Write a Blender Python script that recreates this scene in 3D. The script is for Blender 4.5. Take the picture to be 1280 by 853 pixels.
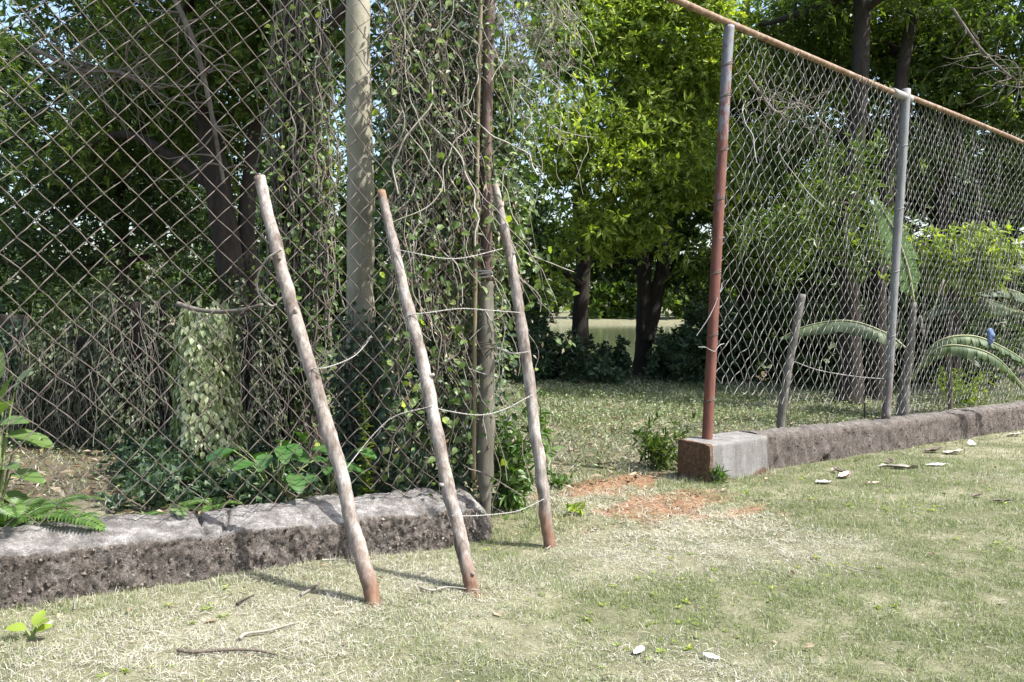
import bpy, math
import numpy as np
from mathutils import Vector

for o in list(bpy.data.objects):
    bpy.data.objects.remove(o)
scene = bpy.context.scene
COL = scene.collection

# ------------------------------------------------------------------ camera, sky, sun, exposure
F_PX = 995.0
CAM_Z = 1.614
PITCH = math.atan(38.5 / F_PX)
cam_data = bpy.data.cameras.new("camera")
cam_data.sensor_width = 36.0
cam_data.lens = F_PX / 1280.0 * 36.0
cam_data.clip_start = 0.05
cam_data.clip_end = 2000.0
cam = bpy.data.objects.new("camera", cam_data)
cam.location = (0, 0, CAM_Z)
cam.rotation_euler = (math.pi / 2 - PITCH, 0, 0)
COL.objects.link(cam)
scene.camera = cam

SUN_EL = math.radians(56)
SUN_FROM = np.array([0.95, -0.30])            # horizontal direction towards the sun (right, behind the camera)
SUN_FROM = SUN_FROM / np.linalg.norm(SUN_FROM)
world = bpy.data.worlds.new("World")
scene.world = world
world.use_nodes = True
wn = world.node_tree
sky = wn.nodes.new("ShaderNodeTexSky")
sky.sky_type = 'NISHITA'
sky.sun_disc = False
sky.sun_elevation = SUN_EL
sky.sun_rotation = math.atan2(SUN_FROM[0], SUN_FROM[1])
sky.air_density = 1.2
sky.dust_density = 3.0
bg = wn.nodes["Background"]
bg.inputs["Strength"].default_value = 0.15
wn.links.new(sky.outputs["Color"], bg.inputs["Color"])

sun_data = bpy.data.lights.new("sun", 'SUN')
sun_data.energy = 4.6
sun_data.angle = math.radians(0.5)
sun_data.color = (1.0, 0.975, 0.935)
sun = bpy.data.objects.new("sun", sun_data)
to_sun = Vector((SUN_FROM[0] * math.cos(SUN_EL), SUN_FROM[1] * math.cos(SUN_EL), math.sin(SUN_EL)))
sun.rotation_euler = to_sun.to_track_quat('Z', 'Y').to_euler()
sun.location = to_sun * 60
COL.objects.link(sun)

scene.render.engine = 'CYCLES'
scene.view_settings.view_transform = 'Standard'
scene.view_settings.look = 'None'
scene.view_settings.gamma = 1.0
scene.view_settings.exposure = 1.22
scene.view_settings.use_curve_mapping = False
cy = scene.cycles
cy.use_denoising = True
try:
    cy.denoiser = 'OPENIMAGEDENOISE'
except Exception:
    pass
cy.max_bounces = 6
cy.diffuse_bounces = 3
cy.glossy_bounces = 3
cy.transmission_bounces = 4
cy.transparent_max_bounces = 8
cy.caustics_reflective = False
cy.caustics_refractive = False
cy.sample_clamp_indirect = 6.0

# ------------------------------------------------------------------ frame of the place
TH = math.radians(51.0)
SN, CS = math.sin(TH), math.cos(TH)            # the fence runs along (SN, CS); distance from camera's foot along (-CS, SN)

def W(s, D, z):
    s = np.asarray(s, float); D = np.asarray(D, float); z = np.asarray(z, float)
    s, D, z = np.broadcast_arrays(s, D, z)
    return np.stack([SN * s - CS * D, CS * s + SN * D, z], -1)

def ray(px, py):
    u = (px - 640.0) / F_PX
    v = (py - 426.5) / F_PX
    c, sn = math.cos(PITCH), math.sin(PITCH)
    return np.array([u, c - v * sn, -sn - v * c])

def at_depth(px, py, Y):
    r = ray(px, py)
    return np.array([0, 0, CAM_Z]) + r * (Y / r[1])

def on_plane(px, py, D):
    r = ray(px, py)
    return np.array([0, 0, CAM_Z]) + r * (D / (-CS * r[0] + SN * r[1]))

def s_of(px, D):
    p = on_plane(px, 400, D)
    return SN * p[0] + CS * p[1]

# ------------------------------------------------------------------ noise
def _hash(ix, iy, iz, seed):
    n = (ix * 374761393 + iy * 668265263 + iz * 2147483647 + seed * 144665 + 1013904223) & 0xFFFFFFFF
    n = ((n ^ (n >> 13)) * 1274126177) & 0xFFFFFFFF
    n = ((n ^ (n >> 16)) * 2246822519) & 0xFFFFFFFF
    n = n ^ (n >> 15)
    return (n & 0xFFFFFF) / float(0xFFFFFF)

def vnoise(p, seed=0):
    p = np.asarray(p, float)
    i = np.floor(p).astype(np.int64)
    f = p - i
    f = f * f * (3 - 2 * f)
    out = 0
    for dx in (0, 1):
        wx = f[..., 0] if dx else 1 - f[..., 0]
        for dy in (0, 1):
            wy = f[..., 1] if dy else 1 - f[..., 1]
            for dz in (0, 1):
                wz = f[..., 2] if dz else 1 - f[..., 2]
                out = out + wx * wy * wz * _hash(i[..., 0] + dx, i[..., 1] + dy, i[..., 2] + dz, seed)
    return out * 2 - 1

def fbm(p, octv=4, seed=0):
    p = np.asarray(p, float)
    a, t, o = 1.0, 0.0, 0.0
    for k in range(octv):
        o = o + a * vnoise(p * 2 ** k + 17.3 * k, seed + k)
        t += a
        a *= 0.5
    return o / t

def xy3(x, y, sc):
    x = np.asarray(x, float); y = np.asarray(y, float)
    return np.stack([x * sc, y * sc, np.zeros_like(x)], -1)

# ------------------------------------------------------------------ ground height
def g(X, Y):
    X = np.asarray(X, float); Y = np.asarray(Y, float)
    s = SN * X + CS * Y
    D = SN * Y - CS * X
    z = np.interp(s, [-30, 0, .55, 3.4, 5, 6.66, 10.5, 15.2, 30], [.3, .0, 0, -.14, -.15, -.14, -.25, -.43, -.6])
    z = z - .07 * np.exp(-((s - 3.5) / 1.1) ** 2) * np.exp(-((D - 4.9) / .7) ** 2)
    # soil stands higher right behind the left kerb
    up = np.clip((D - 5.25) / .25, 0, 1) * np.clip((3.4 - s) / .5, 0, 1) * np.exp(-np.clip(D - 6.5, 0, None) / 3)
    z = z + .27 * up
    far = np.clip((Y - 13) / 8, 0, 1)
    z = z * (1 - far) + (-.36) * far
    # pond basin and its far bank
    pond = np.clip((Y - 29) / 6, 0, 1) * np.clip((152 - Y) / 8, 0, 1) * np.clip((X + 100) / 12, 0, 1) * np.clip((110 - X) / 12, 0, 1)
    z = z - 1.6 * pond
    z = z + np.clip((Y - 152) / 60, 0, 1) * 3.0
    z = z + .018 * fbm(xy3(X, Y, 1.3), 3, 5) + .05 * fbm(xy3(X, Y, .25), 2, 9) * np.clip((np.abs(D - 3) - 3) / 3, 0, 1)
    return z

def on_ground(px, py):
    r = ray(px, py)
    Y = 3.0
    for _ in range(40):
        p = np.array([0, 0, CAM_Z]) + r * (Y / r[1])
        zg = float(g(p[0], p[1]))
        if r[2] >= -1e-4:
            return p
        Yn = r[1] * (zg - CAM_Z) / r[2]
        Y = .5 * Y + .5 * Yn
    p = np.array([0, 0, CAM_Z]) + r * (Y / r[1])
    p[2] = float(g(p[0], p[1]))
    return p

# ------------------------------------------------------------------ mesh helpers
def mesh_obj(name, V, F, mat, parent=None, smooth=True, attr=None, col=None):
    """V (n,3); F list of (m,3)/(m,4) arrays; attr = dict name -> per vertex float; col = per vertex rgb"""
    V = np.asarray(V, np.float32).reshape(-1, 3)
    if not isinstance(F, (list, tuple)):
        F = [F]
    F = [np.asarray(f, np.int32) for f in F if len(f)]
    me = bpy.data.meshes.new(name)
    me.vertices.add(len(V))
    me.vertices.foreach_set("co", V.ravel())
    nl = sum(f.size for f in F)
    npoly = sum(len(f) for f in F)
    me.loops.add(nl)
    me.polygons.add(npoly)
    me.loops.foreach_set("vertex_index", np.concatenate([f.ravel() for f in F]))
    tot = np.concatenate([np.full(len(f), f.shape[1], np.int32) for f in F])
    start = np.concatenate([[0], np.cumsum(tot)[:-1]]).astype(np.int32)
    me.polygons.foreach_set("loop_start", start)
    try:
        me.polygons.foreach_set("loop_total", tot)
    except Exception:
        pass
    me.polygons.foreach_set("use_smooth", np.full(npoly, bool(smooth)))
    if attr:
        for k, v in attr.items():
            a = me.attributes.new(k, 'FLOAT', 'POINT')
            a.data.foreach_set("value", np.asarray(v, np.float32).ravel())
    if col is not None:
        a = me.attributes.new("tint", 'FLOAT_COLOR', 'POINT')
        c = np.ones((len(V), 4), np.float32)
        c[:, :3] = col
        a.data.foreach_set("color", c.ravel())
    me.materials.append(mat)
    me.update(calc_edges=True)
    me.validate()
    o = bpy.data.objects.new(name, me)
    COL.objects.link(o)
    if parent is not None and name in ('crown', 'branches', 'leaves', 'foliage', 'stems', 'dead_stems', 'pale_stems', 'seed_fluff'):
        o['kind'] = 'stuff'
    if parent is not None:
        o.parent = parent
        o.matrix_parent_inverse = parent.matrix_basis.inverted()
    return o

def empty(name, loc):
    o = bpy.data.objects.new(name, None)
    o.location = [float(c) for c in loc]
    o.empty_display_size = 0.2
    COL.objects.link(o)
    bpy.context.view_layer.update()
    return o

def tag(o, label=None, cat=None, group=None, kind=None):
    if label: o["label"] = label
    if cat: o["category"] = cat
    if group: o["group"] = group
    if kind: o["kind"] = kind
    return o

class Mesh:
    def __init__(self):
        self.V = []; self.T = []; self.Q = []; self.n = 0
        self.A = {}
    def add(self, V, T=None, Q=None, **attr):
        V = np.asarray(V, float).reshape(-1, 3)
        if T is not None and len(T): self.T.append(np.asarray(T, np.int64) + self.n)
        if Q is not None and len(Q): self.Q.append(np.asarray(Q, np.int64) + self.n)
        for k, v in attr.items():
            v = np.asarray(v, float)
            if v.ndim == 0: v = np.full(len(V), float(v))
            self.A.setdefault(k, []).append(v)
        self.V.append(V); self.n += len(V)
        return self
    def build(self, name, mat, parent=None, smooth=True):
        F = []
        if self.T: F.append(np.concatenate(self.T))
        if self.Q: F.append(np.concatenate(self.Q))
        col = None
        at = {k: np.concatenate(v) for k, v in self.A.items() if k != 'tint'}
        if 'tint' in self.A: col = np.concatenate(self.A['tint'])
        return mesh_obj(name, np.concatenate(self.V), F, mat, parent, smooth, at, col)

def unit(v):
    return v / np.maximum(np.linalg.norm(v, axis=-1, keepdims=True), 1e-9)

def smooth_path(P, n):
    """Catmull-Rom through points P, n samples"""
    P = np.asarray(P, float)
    if len(P) == 2:
        t = np.linspace(0, 1, n)[:, None]
        return P[0] * (1 - t) + P[1] * t
    Q = np.vstack([2 * P[0] - P[1], P, 2 * P[-1] - P[-2]])
    t = np.linspace(0, len(P) - 1 - 1e-9, n)
    i = t.astype(int); f = (t - i)[:, None]
    a, b, c, d = Q[i], Q[i + 1], Q[i + 2], Q[i + 3]
    return .5 * (2 * b + (c - a) * f + (2 * a - 5 * b + 4 * c - d) * f ** 2 + (3 * b - a - 3 * c + d) * f ** 3)

def tube(P, R, k=6, cap=True, rough=0.0, rsc=8.0, seed=0, phase=0.0):
    """returns V, T, Q"""
    P = np.asarray(P, float)
    n = len(P)
    R = np.broadcast_to(np.asarray(R, float), (n,))
    tan = np.gradient(P, axis=0)
    tan = unit(tan)
    ref = np.array([0.31, 0.95, 0.05]) if abs(tan[:, 2]).mean() > .6 else np.array([0.05, 0.03, 1.0])
    a = unit(np.cross(tan, ref)); b = np.cross(tan, a)
    ang = np.arange(k) * 2 * np.pi / k + phase
    off = a[:, None] * np.cos(ang)[None, :, None] + b[:, None] * np.sin(ang)[None, :, None]
    rad = np.repeat(R[:, None], k, 1)
    V = P[:, None] + off * rad[..., None]
    if rough:
        d = fbm(V * rsc, 3, seed)
        V = P[:, None] + off * (rad * (1 + rough * d))[..., None]
    V = V.reshape(-1, 3)
    i = np.arange(n - 1)[:, None] * k; j = np.arange(k)[None]
    j2 = (j + 1) % k
    Q = np.stack([i + j, i + j2, i + k + j2, i + k + j], -1).reshape(-1, 4)
    T = np.zeros((0, 3), int)
    if cap:
        V = np.vstack([V, P[0], P[-1]])
        c0, c1 = n * k, n * k + 1
        jj = np.arange(k); j2 = (jj + 1) % k
        T = np.vstack([np.stack([np.full(k, c0), j2, jj], -1), np.stack([np.full(k, c1), (n - 1) * k + jj, (n - 1) * k + j2], -1)])
    return V, T, Q

# leaf templates: x along the blade, y across (half width .5), z up
DIAM = (np.array([[0, 0, 0], [.45, .5, .08], [1, 0, -.06], [.45, -.5, .08]]), np.array([[0, 1, 2], [0, 2, 3]]))
HEX = (np.array([[0, 0, 0], [.28, .5, .06], [.68, .4, .04], [1, 0, -.12], [.68, -.4, .04], [.28, -.5, .06], [.5, 0, -.02]]),
       np.array([[0, 6, 1], [1, 6, 2], [2, 6, 3], [3, 6, 4], [4, 6, 5], [5, 6, 0]]))
_st = [(.0, .04), (.12, .3), (.35, .5), (.62, .43), (.84, .22), (1.0, .0)]
_ov = []; _of = []
for _i, (_x, _w) in enumerate(_st):
    _d = -.22 * _x * _x
    _ov += [[_x, -_w, .09 * _w * 2 + _d], [_x, 0, _d], [_x, _w, .09 * _w * 2 + _d]]
for _i in range(len(_st) - 1):
    _a = _i * 3
    for _k in (0, 1):
        _of += [[_a + _k, _a + _k + 1, _a + _k + 4], [_a + _k, _a + _k + 4, _a + _k + 3]]
OVAL = (np.array(_ov, float), np.array(_of))
BLADE = (np.array([[0, -.5, 0], [0, .5, 0], [.5, -.36, .0], [.5, .36, .0], [1, 0, -.0]]), np.array([[0, 1, 3], [0, 3, 2], [2, 3, 4]]))
BLADE1 = (np.array([[0, -.5, 0], [0, .5, 0], [1, 0, 0]]), np.array([[0, 1, 2]]))

def leaves(pos, dr, nor, L, Wd, tpl=DIAM):
    """array of leaves -> V, T ; dr = blade direction, nor = approx normal"""
    tv, tf = tpl
    pos = np.asarray(pos, float); dr = unit(np.asarray(dr, float))
    n = len(pos)
    side = unit(np.cross(nor, dr)); up = np.cross(dr, side)
    L = np.broadcast_to(np.asarray(L, float), (n,)); Wd = np.broadcast_to(np.asarray(Wd, float), (n,))
    V = (pos[:, None] + dr[:, None] * (tv[None, :, 0:1] * L[:, None, None])
         + side[:, None] * (tv[None, :, 1:2] * Wd[:, None, None])
         + up[:, None] * (tv[None, :, 2:3] * L[:, None, None]))
    T = (tf[None] + (np.arange(n) * len(tv))[:, None, None]).reshape(-1, 3)
    return V.reshape(-1, 3), T

def rdir(rng, n):
    return unit(rng.normal(size=(n, 3)))

# ------------------------------------------------------------------ materials
def new_mat(name):
    m = bpy.data.materials.new(name)
    m.use_nodes = True
    nt = m.node_tree
    return m, nt, nt.nodes, nt.links, nt.nodes["Principled BSDF"]

def ramp(nodes, stops, interp='LINEAR'):
    r = nodes.new("ShaderNodeValToRGB")
    r.color_ramp.interpolation = interp
    e = r.color_ramp.elements
    while len(e) > 1: e.remove(e[-1])
    e[0].position = stops[0][0]; e[0].color = (*stops[0][1], 1)
    for p, c in stops[1:]:
        n = e.new(p); n.color = (*c, 1)
    return r

def noise_node(nodes, links, scale, detail=4, rough=.6, coord=None, stretch=None):
    t = nodes.new("ShaderNodeTexNoise")
    t.inputs["Scale"].default_value = scale
    t.inputs["Detail"].default_value = detail
    t.inputs["Roughness"].default_value = rough
    if coord is None:
        tc = nodes.new("ShaderNodeTexCoord"); coord = tc.outputs["Object"]
    if stretch:
        mp = nodes.new("ShaderNodeMapping"); mp.inputs["Scale"].default_value = stretch
        links.new(coord, mp.inputs["Vector"]); coord = mp.outputs["Vector"]
    links.new(coord, t.inputs["Vector"])
    return t

def mixc(nodes, links, fac, a, b, mode='MIX'):
    m = nodes.new("ShaderNodeMix"); m.data_type = 'RGBA'; m.blend_type = mode
    for sock, v in ((m.inputs["Factor"], fac), (m.inputs[6], a), (m.inputs[7], b)):
        if hasattr(v, "links") or hasattr(v, "is_linked"): links.new(v, sock)
        elif isinstance(v, (int, float)): sock.default_value = v
        else: sock.default_value = (*v, 1)
    return m.outputs[2]

def rough_mat(name, stops, scale=6, rough=.85, bump=.4, bscale=40, stretch=None, bdist=.01, spec=.3, metallic=0):
    m, nt, N, L, P = new_mat(name)
    t = noise_node(N, L, scale, 6, .65, None, stretch)
    r = ramp(N, stops); L.new(t.outputs["Fac"], r.inputs["Fac"])
    t2 = noise_node(N, L, bscale, 5, .7, None, stretch)
    dark = mixc(N, L, .35, r.outputs["Color"], t2.outputs["Fac"], 'OVERLAY')
    L.new(dark, P.inputs["Base Color"])
    P.inputs["Roughness"].default_value = rough
    P.inputs["Specular IOR Level"].default_value = spec
    P.inputs["Metallic"].default_value = metallic
    b = N.new("ShaderNodeBump"); b.inputs["Strength"].default_value = bump; b.inputs["Distance"].default_value = bdist
    L.new(t2.outputs["Fac"], b.inputs["Height"]); L.new(b.outputs["Normal"], P.inputs["Normal"])
    return m

def leaf_mat(name, stops, trans=.4, tcol=(1.25, 1.35, .45), rough=.45, spec=.4, noise=.0):
    m, nt, N, L, P = new_mat(name)
    geo = N.new("ShaderNodeNewGeometry")
    r = ramp(N, stops); L.new(geo.outputs["Random Per Island"], r.inputs["Fac"])
    c = r.outputs["Color"]
    t = noise_node(N, L, 1.1, 2, .5)
    rr = ramp(N, [(.3, (.72, .78, .8)), (.7, (1.2, 1.15, 1.0))]); L.new(t.outputs["Fac"], rr.inputs["Fac"])
    c = mixc(N, L, 1.0, c, rr.outputs["Color"], 'MULTIPLY')
    L.new(c, P.inputs["Base Color"])
    P.inputs["Roughness"].default_value = rough
    P.inputs["Specular IOR Level"].default_value = spec
    tr = N.new("ShaderNodeBsdfTranslucent")
    tc = mixc(N, L, 1.0, c, tcol, 'MULTIPLY')
    L.new(tc, tr.inputs["Color"])
    mx = N.new("ShaderNodeMixShader"); mx.inputs["Fac"].default_value = trans
    L.new(P.outputs[0], mx.inputs[1]); L.new(tr.outputs[0], mx.inputs[2])
    L.new(mx.outputs[0], N["Material Output"].inputs["Surface"])
    return m

def tint_mat(name, trans=.25, rough=.7, spec=.2):
    """uses each blade's own colour"""
    m, nt, N, L, P = new_mat(name)
    a = N.new("ShaderNodeAttribute"); a.attribute_name = "tint"
    L.new(a.outputs["Color"], P.inputs["Base Color"])
    P.inputs["Roughness"].default_value = rough
    P.inputs["Specular IOR Level"].default_value = spec
    if trans:
        tr = N.new("ShaderNodeBsdfTranslucent"); L.new(a.outputs["Color"], tr.inputs["Color"])
        mx = N.new("ShaderNodeMixShader"); mx.inputs["Fac"].default_value = trans
        L.new(P.outputs[0], mx.inputs[1]); L.new(tr.outputs[0], mx.inputs[2])
        L.new(mx.outputs[0], N["Material Output"].inputs["Surface"])
    return m

LF_BRIGHT = leaf_mat("leaf_bright", [(0, (.09, .14, .025)), (.5, (.25, .33, .06)), (1, (.46, .51, .14))], .5)
LF_MID = leaf_mat("leaf_mid", [(0, (.045, .08, .018)), (.5, (.085, .135, .03)), (1, (.17, .23, .06))], .45)
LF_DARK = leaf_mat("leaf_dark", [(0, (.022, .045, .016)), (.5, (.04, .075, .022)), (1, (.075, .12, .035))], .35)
LF_GREY = leaf_mat("leaf_greygreen", [(0, (.03, .04, .022)), (.5, (.075, .09, .055)), (1, (.22, .24, .16))], .3, (1.1, 1.2, .7))
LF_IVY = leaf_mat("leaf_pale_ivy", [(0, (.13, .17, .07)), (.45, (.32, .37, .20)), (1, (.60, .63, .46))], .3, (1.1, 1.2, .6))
LF_VINE = leaf_mat("leaf_vine", [(0, (.05, .09, .025)), (.6, (.10, .16, .045)), (.93, (.2, .26, .10)), (1, (.36, .44, .06))], .4)
LF_YELLOW = leaf_mat("leaf_yellowgreen", [(0, (.14, .2, .03)), (.5, (.24, .32, .05)), (1, (.36, .42, .09))], .42)
LF_FERN = leaf_mat("leaf_fern", [(0, (.06, .12, .03)), (1, (.13, .22, .06))], .35)
LF_BROAD = leaf_mat("leaf_broad", [(0, (.03, .085, .022)), (.6, (.055, .13, .035)), (1, (.12, .22, .06))], .3, rough=.35)
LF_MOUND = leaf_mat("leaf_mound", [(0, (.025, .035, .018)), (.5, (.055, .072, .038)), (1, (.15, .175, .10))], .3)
LF_TARO = leaf_mat("leaf_taro", [(0, (.06, .12, .04)), (.5, (.11, .18, .06)), (1, (.24, .30, .05))], .35, rough=.4)
LF_BLUE = leaf_mat("leaf_bluegreen", [(0, (.03, .06, .035)), (.6, (.06, .10, .06)), (1, (.13, .19, .11))], .3)
LF_BANANA = leaf_mat("leaf_banana", [(0, (.05, .08, .035)), (.5, (.08, .12, .06)), (1, (.15, .19, .10))], .3, rough=.55, spec=.35)
LF_DRY = leaf_mat("leaf_dry", [(0, (.10, .065, .04)), (.5, (.22, .16, .10)), (1, (.42, .35, .26))], .2, (1, .9, .7))
GRASS = tint_mat("grass_blades", .35, .6, .25)

BARK_DARK = rough_mat("bark_dark", [(.3, (.018, .014, .011)), (.7, (.05, .04, .033))], 9, .9, .8, 30, (1, 1, .3), .03)
BARK_PALE = rough_mat("bark_smooth_greygreen", [(.25, (.17, .16, .105)), (.5, (.26, .24, .175)), (.75, (.37, .345, .27))], 5, .85, .35, 45, (1, 1, .5), .008)
BARK_MID = rough_mat("bark_mid", [(.3, (.07, .055, .042)), (.7, (.17, .14, .11))], 8, .9, .7, 30, (1, 1, .3), .02)
STEM_GREY = rough_mat("dead_stem", [(.3, (.09, .075, .06)), (.7, (.23, .205, .175))], 6, .9, .3, 60)
STEM_PALE = rough_mat("pale_stem", [(.3, (.18, .16, .13)), (.7, (.36, .335, .285))], 6, .9, .3, 60)
STEM_GREEN = rough_mat("green_stem", [(.3, (.09, .13, .04)), (.7, (.2, .24, .09))], 6, .7, .2, 60)
WIRE_RUST = rough_mat("rusty_fence_wire", [(.3, (.075, .057, .047)), (.7, (.165, .135, .118))], 14, .8, .3, 120, None, .002, .4)
WIRE_ZINC = rough_mat("zinc_fence_wire", [(.3, (.14, .13, .12)), (.7, (.33, .32, .30))], 14, .6, .3, 120, None, .002, .5)
WIRE_PALE = rough_mat("pale_strand", [(.3, (.20, .19, .17)), (.7, (.36, .345, .32))], 30, .7, .3, 120, None, .002, .4)

# wood of the leaning poles: grey lichen above, bare red-brown foot
def pole_mat():
    m, nt, N, L, P = new_mat("lichen_pole_wood")
    t = noise_node(N, L, 9, 8, .75, None, (1, 1, .4))
    r = ramp(N, [(.32, (.075, .055, .045)), (.44, (.17, .14, .12)), (.54, (.27, .24, .215)), (.7, (.46, .44, .41))])
    L.new(t.outputs["Fac"], r.inputs["Fac"])
    a = N.new("ShaderNodeAttribute"); a.attribute_name = "foot"
    t2 = noise_node(N, L, 9, 5, .7, None, (1, 1, .3))
    r2 = ramp(N, [(.3, (.09, .05, .034)), (.6, (.20, .12, .082)), (.8, (.31, .215, .16))]); L.new(t2.outputs["Fac"], r2.inputs["Fac"])
    ad = N.new("ShaderNodeMath"); ad.operation = 'ADD'
    sc = N.new("ShaderNodeMath"); sc.operation = 'MULTIPLY_ADD'; sc.inputs[1].default_value = .9; sc.inputs[2].default_value = -.45
    L.new(t2.outputs["Fac"], sc.inputs[0]); L.new(a.outputs["Fac"], ad.inputs[0]); L.new(sc.outputs[0], ad.inputs[1])
    cl = ramp(N, [(.42, (0, 0, 0)), (.62, (1, 1, 1))]); L.new(ad.outputs[0], cl.inputs["Fac"])
    c = mixc(N, L, cl.outputs["Color"], r.outputs["Color"], r2.outputs["Color"])
    t3 = noise_node(N, L, 55, 5, .75, None, (1, 1, .16))
    c2 = mixc(N, L, .7, c, t3.outputs["Fac"], 'OVERLAY')
    L.new(c2, P.inputs["Base Color"]); P.inputs["Roughness"].default_value = .9; P.inputs["Specular IOR Level"].default_value = .2
    b = N.new("ShaderNodeBump"); b.inputs["Strength"].default_value = .7; b.inputs["Distance"].default_value = .008
    L.new(t3.outputs["Fac"], b.inputs["Height"]); L.new(b.outputs["Normal"], P.inputs["Normal"])
    return m
POLE = pole_mat()

def painted_post_mat(name, red, grey, level, spread):
    """rust below, worn pale paint above; level = height where they meet"""
    m, nt, N, L, P = new_mat(name)
    geo = N.new("ShaderNodeNewGeometry"); sx = N.new("ShaderNodeSeparateXYZ"); L.new(geo.outputs["Position"], sx.inputs[0])
    t = noise_node(N, L, 4.5, 6, .7, geo.outputs["Position"], (3, 3, 1))
    mr = N.new("ShaderNodeMapRange"); mr.inputs[1].default_value = level - spread; mr.inputs[2].default_value = level + spread
    L.new(sx.outputs["Z"], mr.inputs[0])
    mm = N.new("ShaderNodeMath"); mm.operation = 'MULTIPLY_ADD'; mm.inputs[1].default_value = 2.4; mm.inputs[2].default_value = -1.2
    L.new(t.outputs["Fac"], mm.inputs[0])
    ad = N.new("ShaderNodeMath"); ad.operation = 'ADD'; L.new(mm.outputs[0], ad.inputs[0]); L.new(mr.outputs[0], ad.inputs[1])
    cl = ramp(N, [(.40, (0, 0, 0)), (.60, (1, 1, 1))]); L.new(ad.outputs[0], cl.inputs["Fac"])
    t2 = noise_node(N, L, 20, 5, .7, geo.outputs["Position"], (1, 1, .3))
    r1 = ramp(N, [(.3, tuple(c * .6 for c in red)), (.7, tuple(min(1, c * 1.25) for c in red))]); L.new(t2.outputs["Fac"], r1.inputs["Fac"])
    r2 = ramp(N, [(.3, tuple(c * .7 for c in grey)), (.7, tuple(min(1, c * 1.2) for c in grey))]); L.new(t2.outputs["Fac"], r2.inputs["Fac"])
    c = mixc(N, L, cl.outputs["Color"], r1.outputs["Color"], r2.outputs["Color"])
    L.new(c, P.inputs["Base Color"]); P.inputs["Roughness"].default_value = .7
    b = N.new("ShaderNodeBump"); b.inputs["Strength"].default_value = .3; b.inputs["Distance"].default_value = .004
    L.new(t2.outputs["Fac"], b.inputs["Height"]); L.new(b.outputs["Normal"], P.inputs["Normal"])
    return m
POST_RED = painted_post_mat("rusty_red_post", (.15, .052, .036), (.17, .175, .195), 3.9, 1.9)
POST_GREY = painted_post_mat("grey_post", (.11, .085, .075), (.17, .17, .17), .5, 2.4)
RAIL = rough_mat("rusty_orange_rail", [(.3, (.12, .065, .04)), (.48, (.20, .13, .085)), (.6, (.27, .20, .14)), (.75, (.36, .31, .25))], 11, .7, .3, 30)
PIPE_BROWN = rough_mat("brown_pipe", [(.3, (.07, .047, .038)), (.55, (.14, .10, .085)), (.75, (.24, .20, .175))], 6, .8, .4, 30, (1, 1, .3))
SLEEVE = rough_mat("algae_wood", [(.3, (.07, .06, .048)), (.55, (.13, .12, .095)), (.78, (.23, .215, .185))], 6, .85, .5, 30, (1, 1, .25))
ROD_YEL = rough_mat("yellowed_rod", [(.3, (.12, .10, .055)), (.7, (.21, .17, .115))], 8, .7, .3, 40)
BAND = rough_mat("grey_band", [(.3, (.2, .19, .18)), (.7, (.33, .32, .31))], 10, .6, .2, 60)
STAKE = rough_mat("weathered_stake", [(.3, (.07, .06, .05)), (.7, (.19, .175, .155))], 8, .9, .6, 40, (1, 1, .25))

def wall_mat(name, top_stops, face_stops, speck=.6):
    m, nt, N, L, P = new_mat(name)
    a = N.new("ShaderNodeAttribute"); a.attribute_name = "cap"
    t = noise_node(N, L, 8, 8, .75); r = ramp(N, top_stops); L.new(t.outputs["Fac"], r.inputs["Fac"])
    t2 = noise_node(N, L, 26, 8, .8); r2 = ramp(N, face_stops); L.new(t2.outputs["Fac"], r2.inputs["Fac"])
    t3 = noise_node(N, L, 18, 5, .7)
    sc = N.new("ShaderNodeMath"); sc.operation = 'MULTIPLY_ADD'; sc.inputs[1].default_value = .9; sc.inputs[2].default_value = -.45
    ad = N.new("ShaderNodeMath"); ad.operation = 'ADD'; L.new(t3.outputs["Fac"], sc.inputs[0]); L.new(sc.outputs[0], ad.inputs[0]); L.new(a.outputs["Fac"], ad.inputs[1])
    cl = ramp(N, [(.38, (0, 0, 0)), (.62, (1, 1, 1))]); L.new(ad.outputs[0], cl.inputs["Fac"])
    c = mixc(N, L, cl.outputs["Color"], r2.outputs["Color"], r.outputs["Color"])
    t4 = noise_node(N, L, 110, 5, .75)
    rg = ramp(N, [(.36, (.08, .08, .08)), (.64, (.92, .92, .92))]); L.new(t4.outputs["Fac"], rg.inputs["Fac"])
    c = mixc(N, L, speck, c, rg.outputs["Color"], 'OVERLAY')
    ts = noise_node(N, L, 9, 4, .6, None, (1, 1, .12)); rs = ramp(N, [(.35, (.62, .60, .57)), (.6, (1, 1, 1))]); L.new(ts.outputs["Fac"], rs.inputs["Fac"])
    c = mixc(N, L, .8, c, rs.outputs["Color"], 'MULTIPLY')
    L.new(c, P.inputs["Base Color"]); P.inputs["Roughness"].default_value = .95; P.inputs["Specular IOR Level"].default_value = .15
    b = N.new("ShaderNodeBump"); b.inputs["Strength"].default_value = .8; b.inputs["Distance"].default_value = .03
    L.new(t4.outputs["Fac"], b.inputs["Height"]); L.new(b.outputs["Normal"], P.inputs["Normal"])
    return m
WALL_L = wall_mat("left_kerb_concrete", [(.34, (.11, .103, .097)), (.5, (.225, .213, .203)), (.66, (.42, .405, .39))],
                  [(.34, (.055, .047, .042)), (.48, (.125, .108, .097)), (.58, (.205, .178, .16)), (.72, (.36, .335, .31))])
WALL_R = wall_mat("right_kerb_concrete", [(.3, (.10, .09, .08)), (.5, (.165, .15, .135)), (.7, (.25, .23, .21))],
                  [(.3, (.065, .054, .048)), (.5, (.14, .118, .106)), (.75, (.25, .22, .20))])
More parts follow.
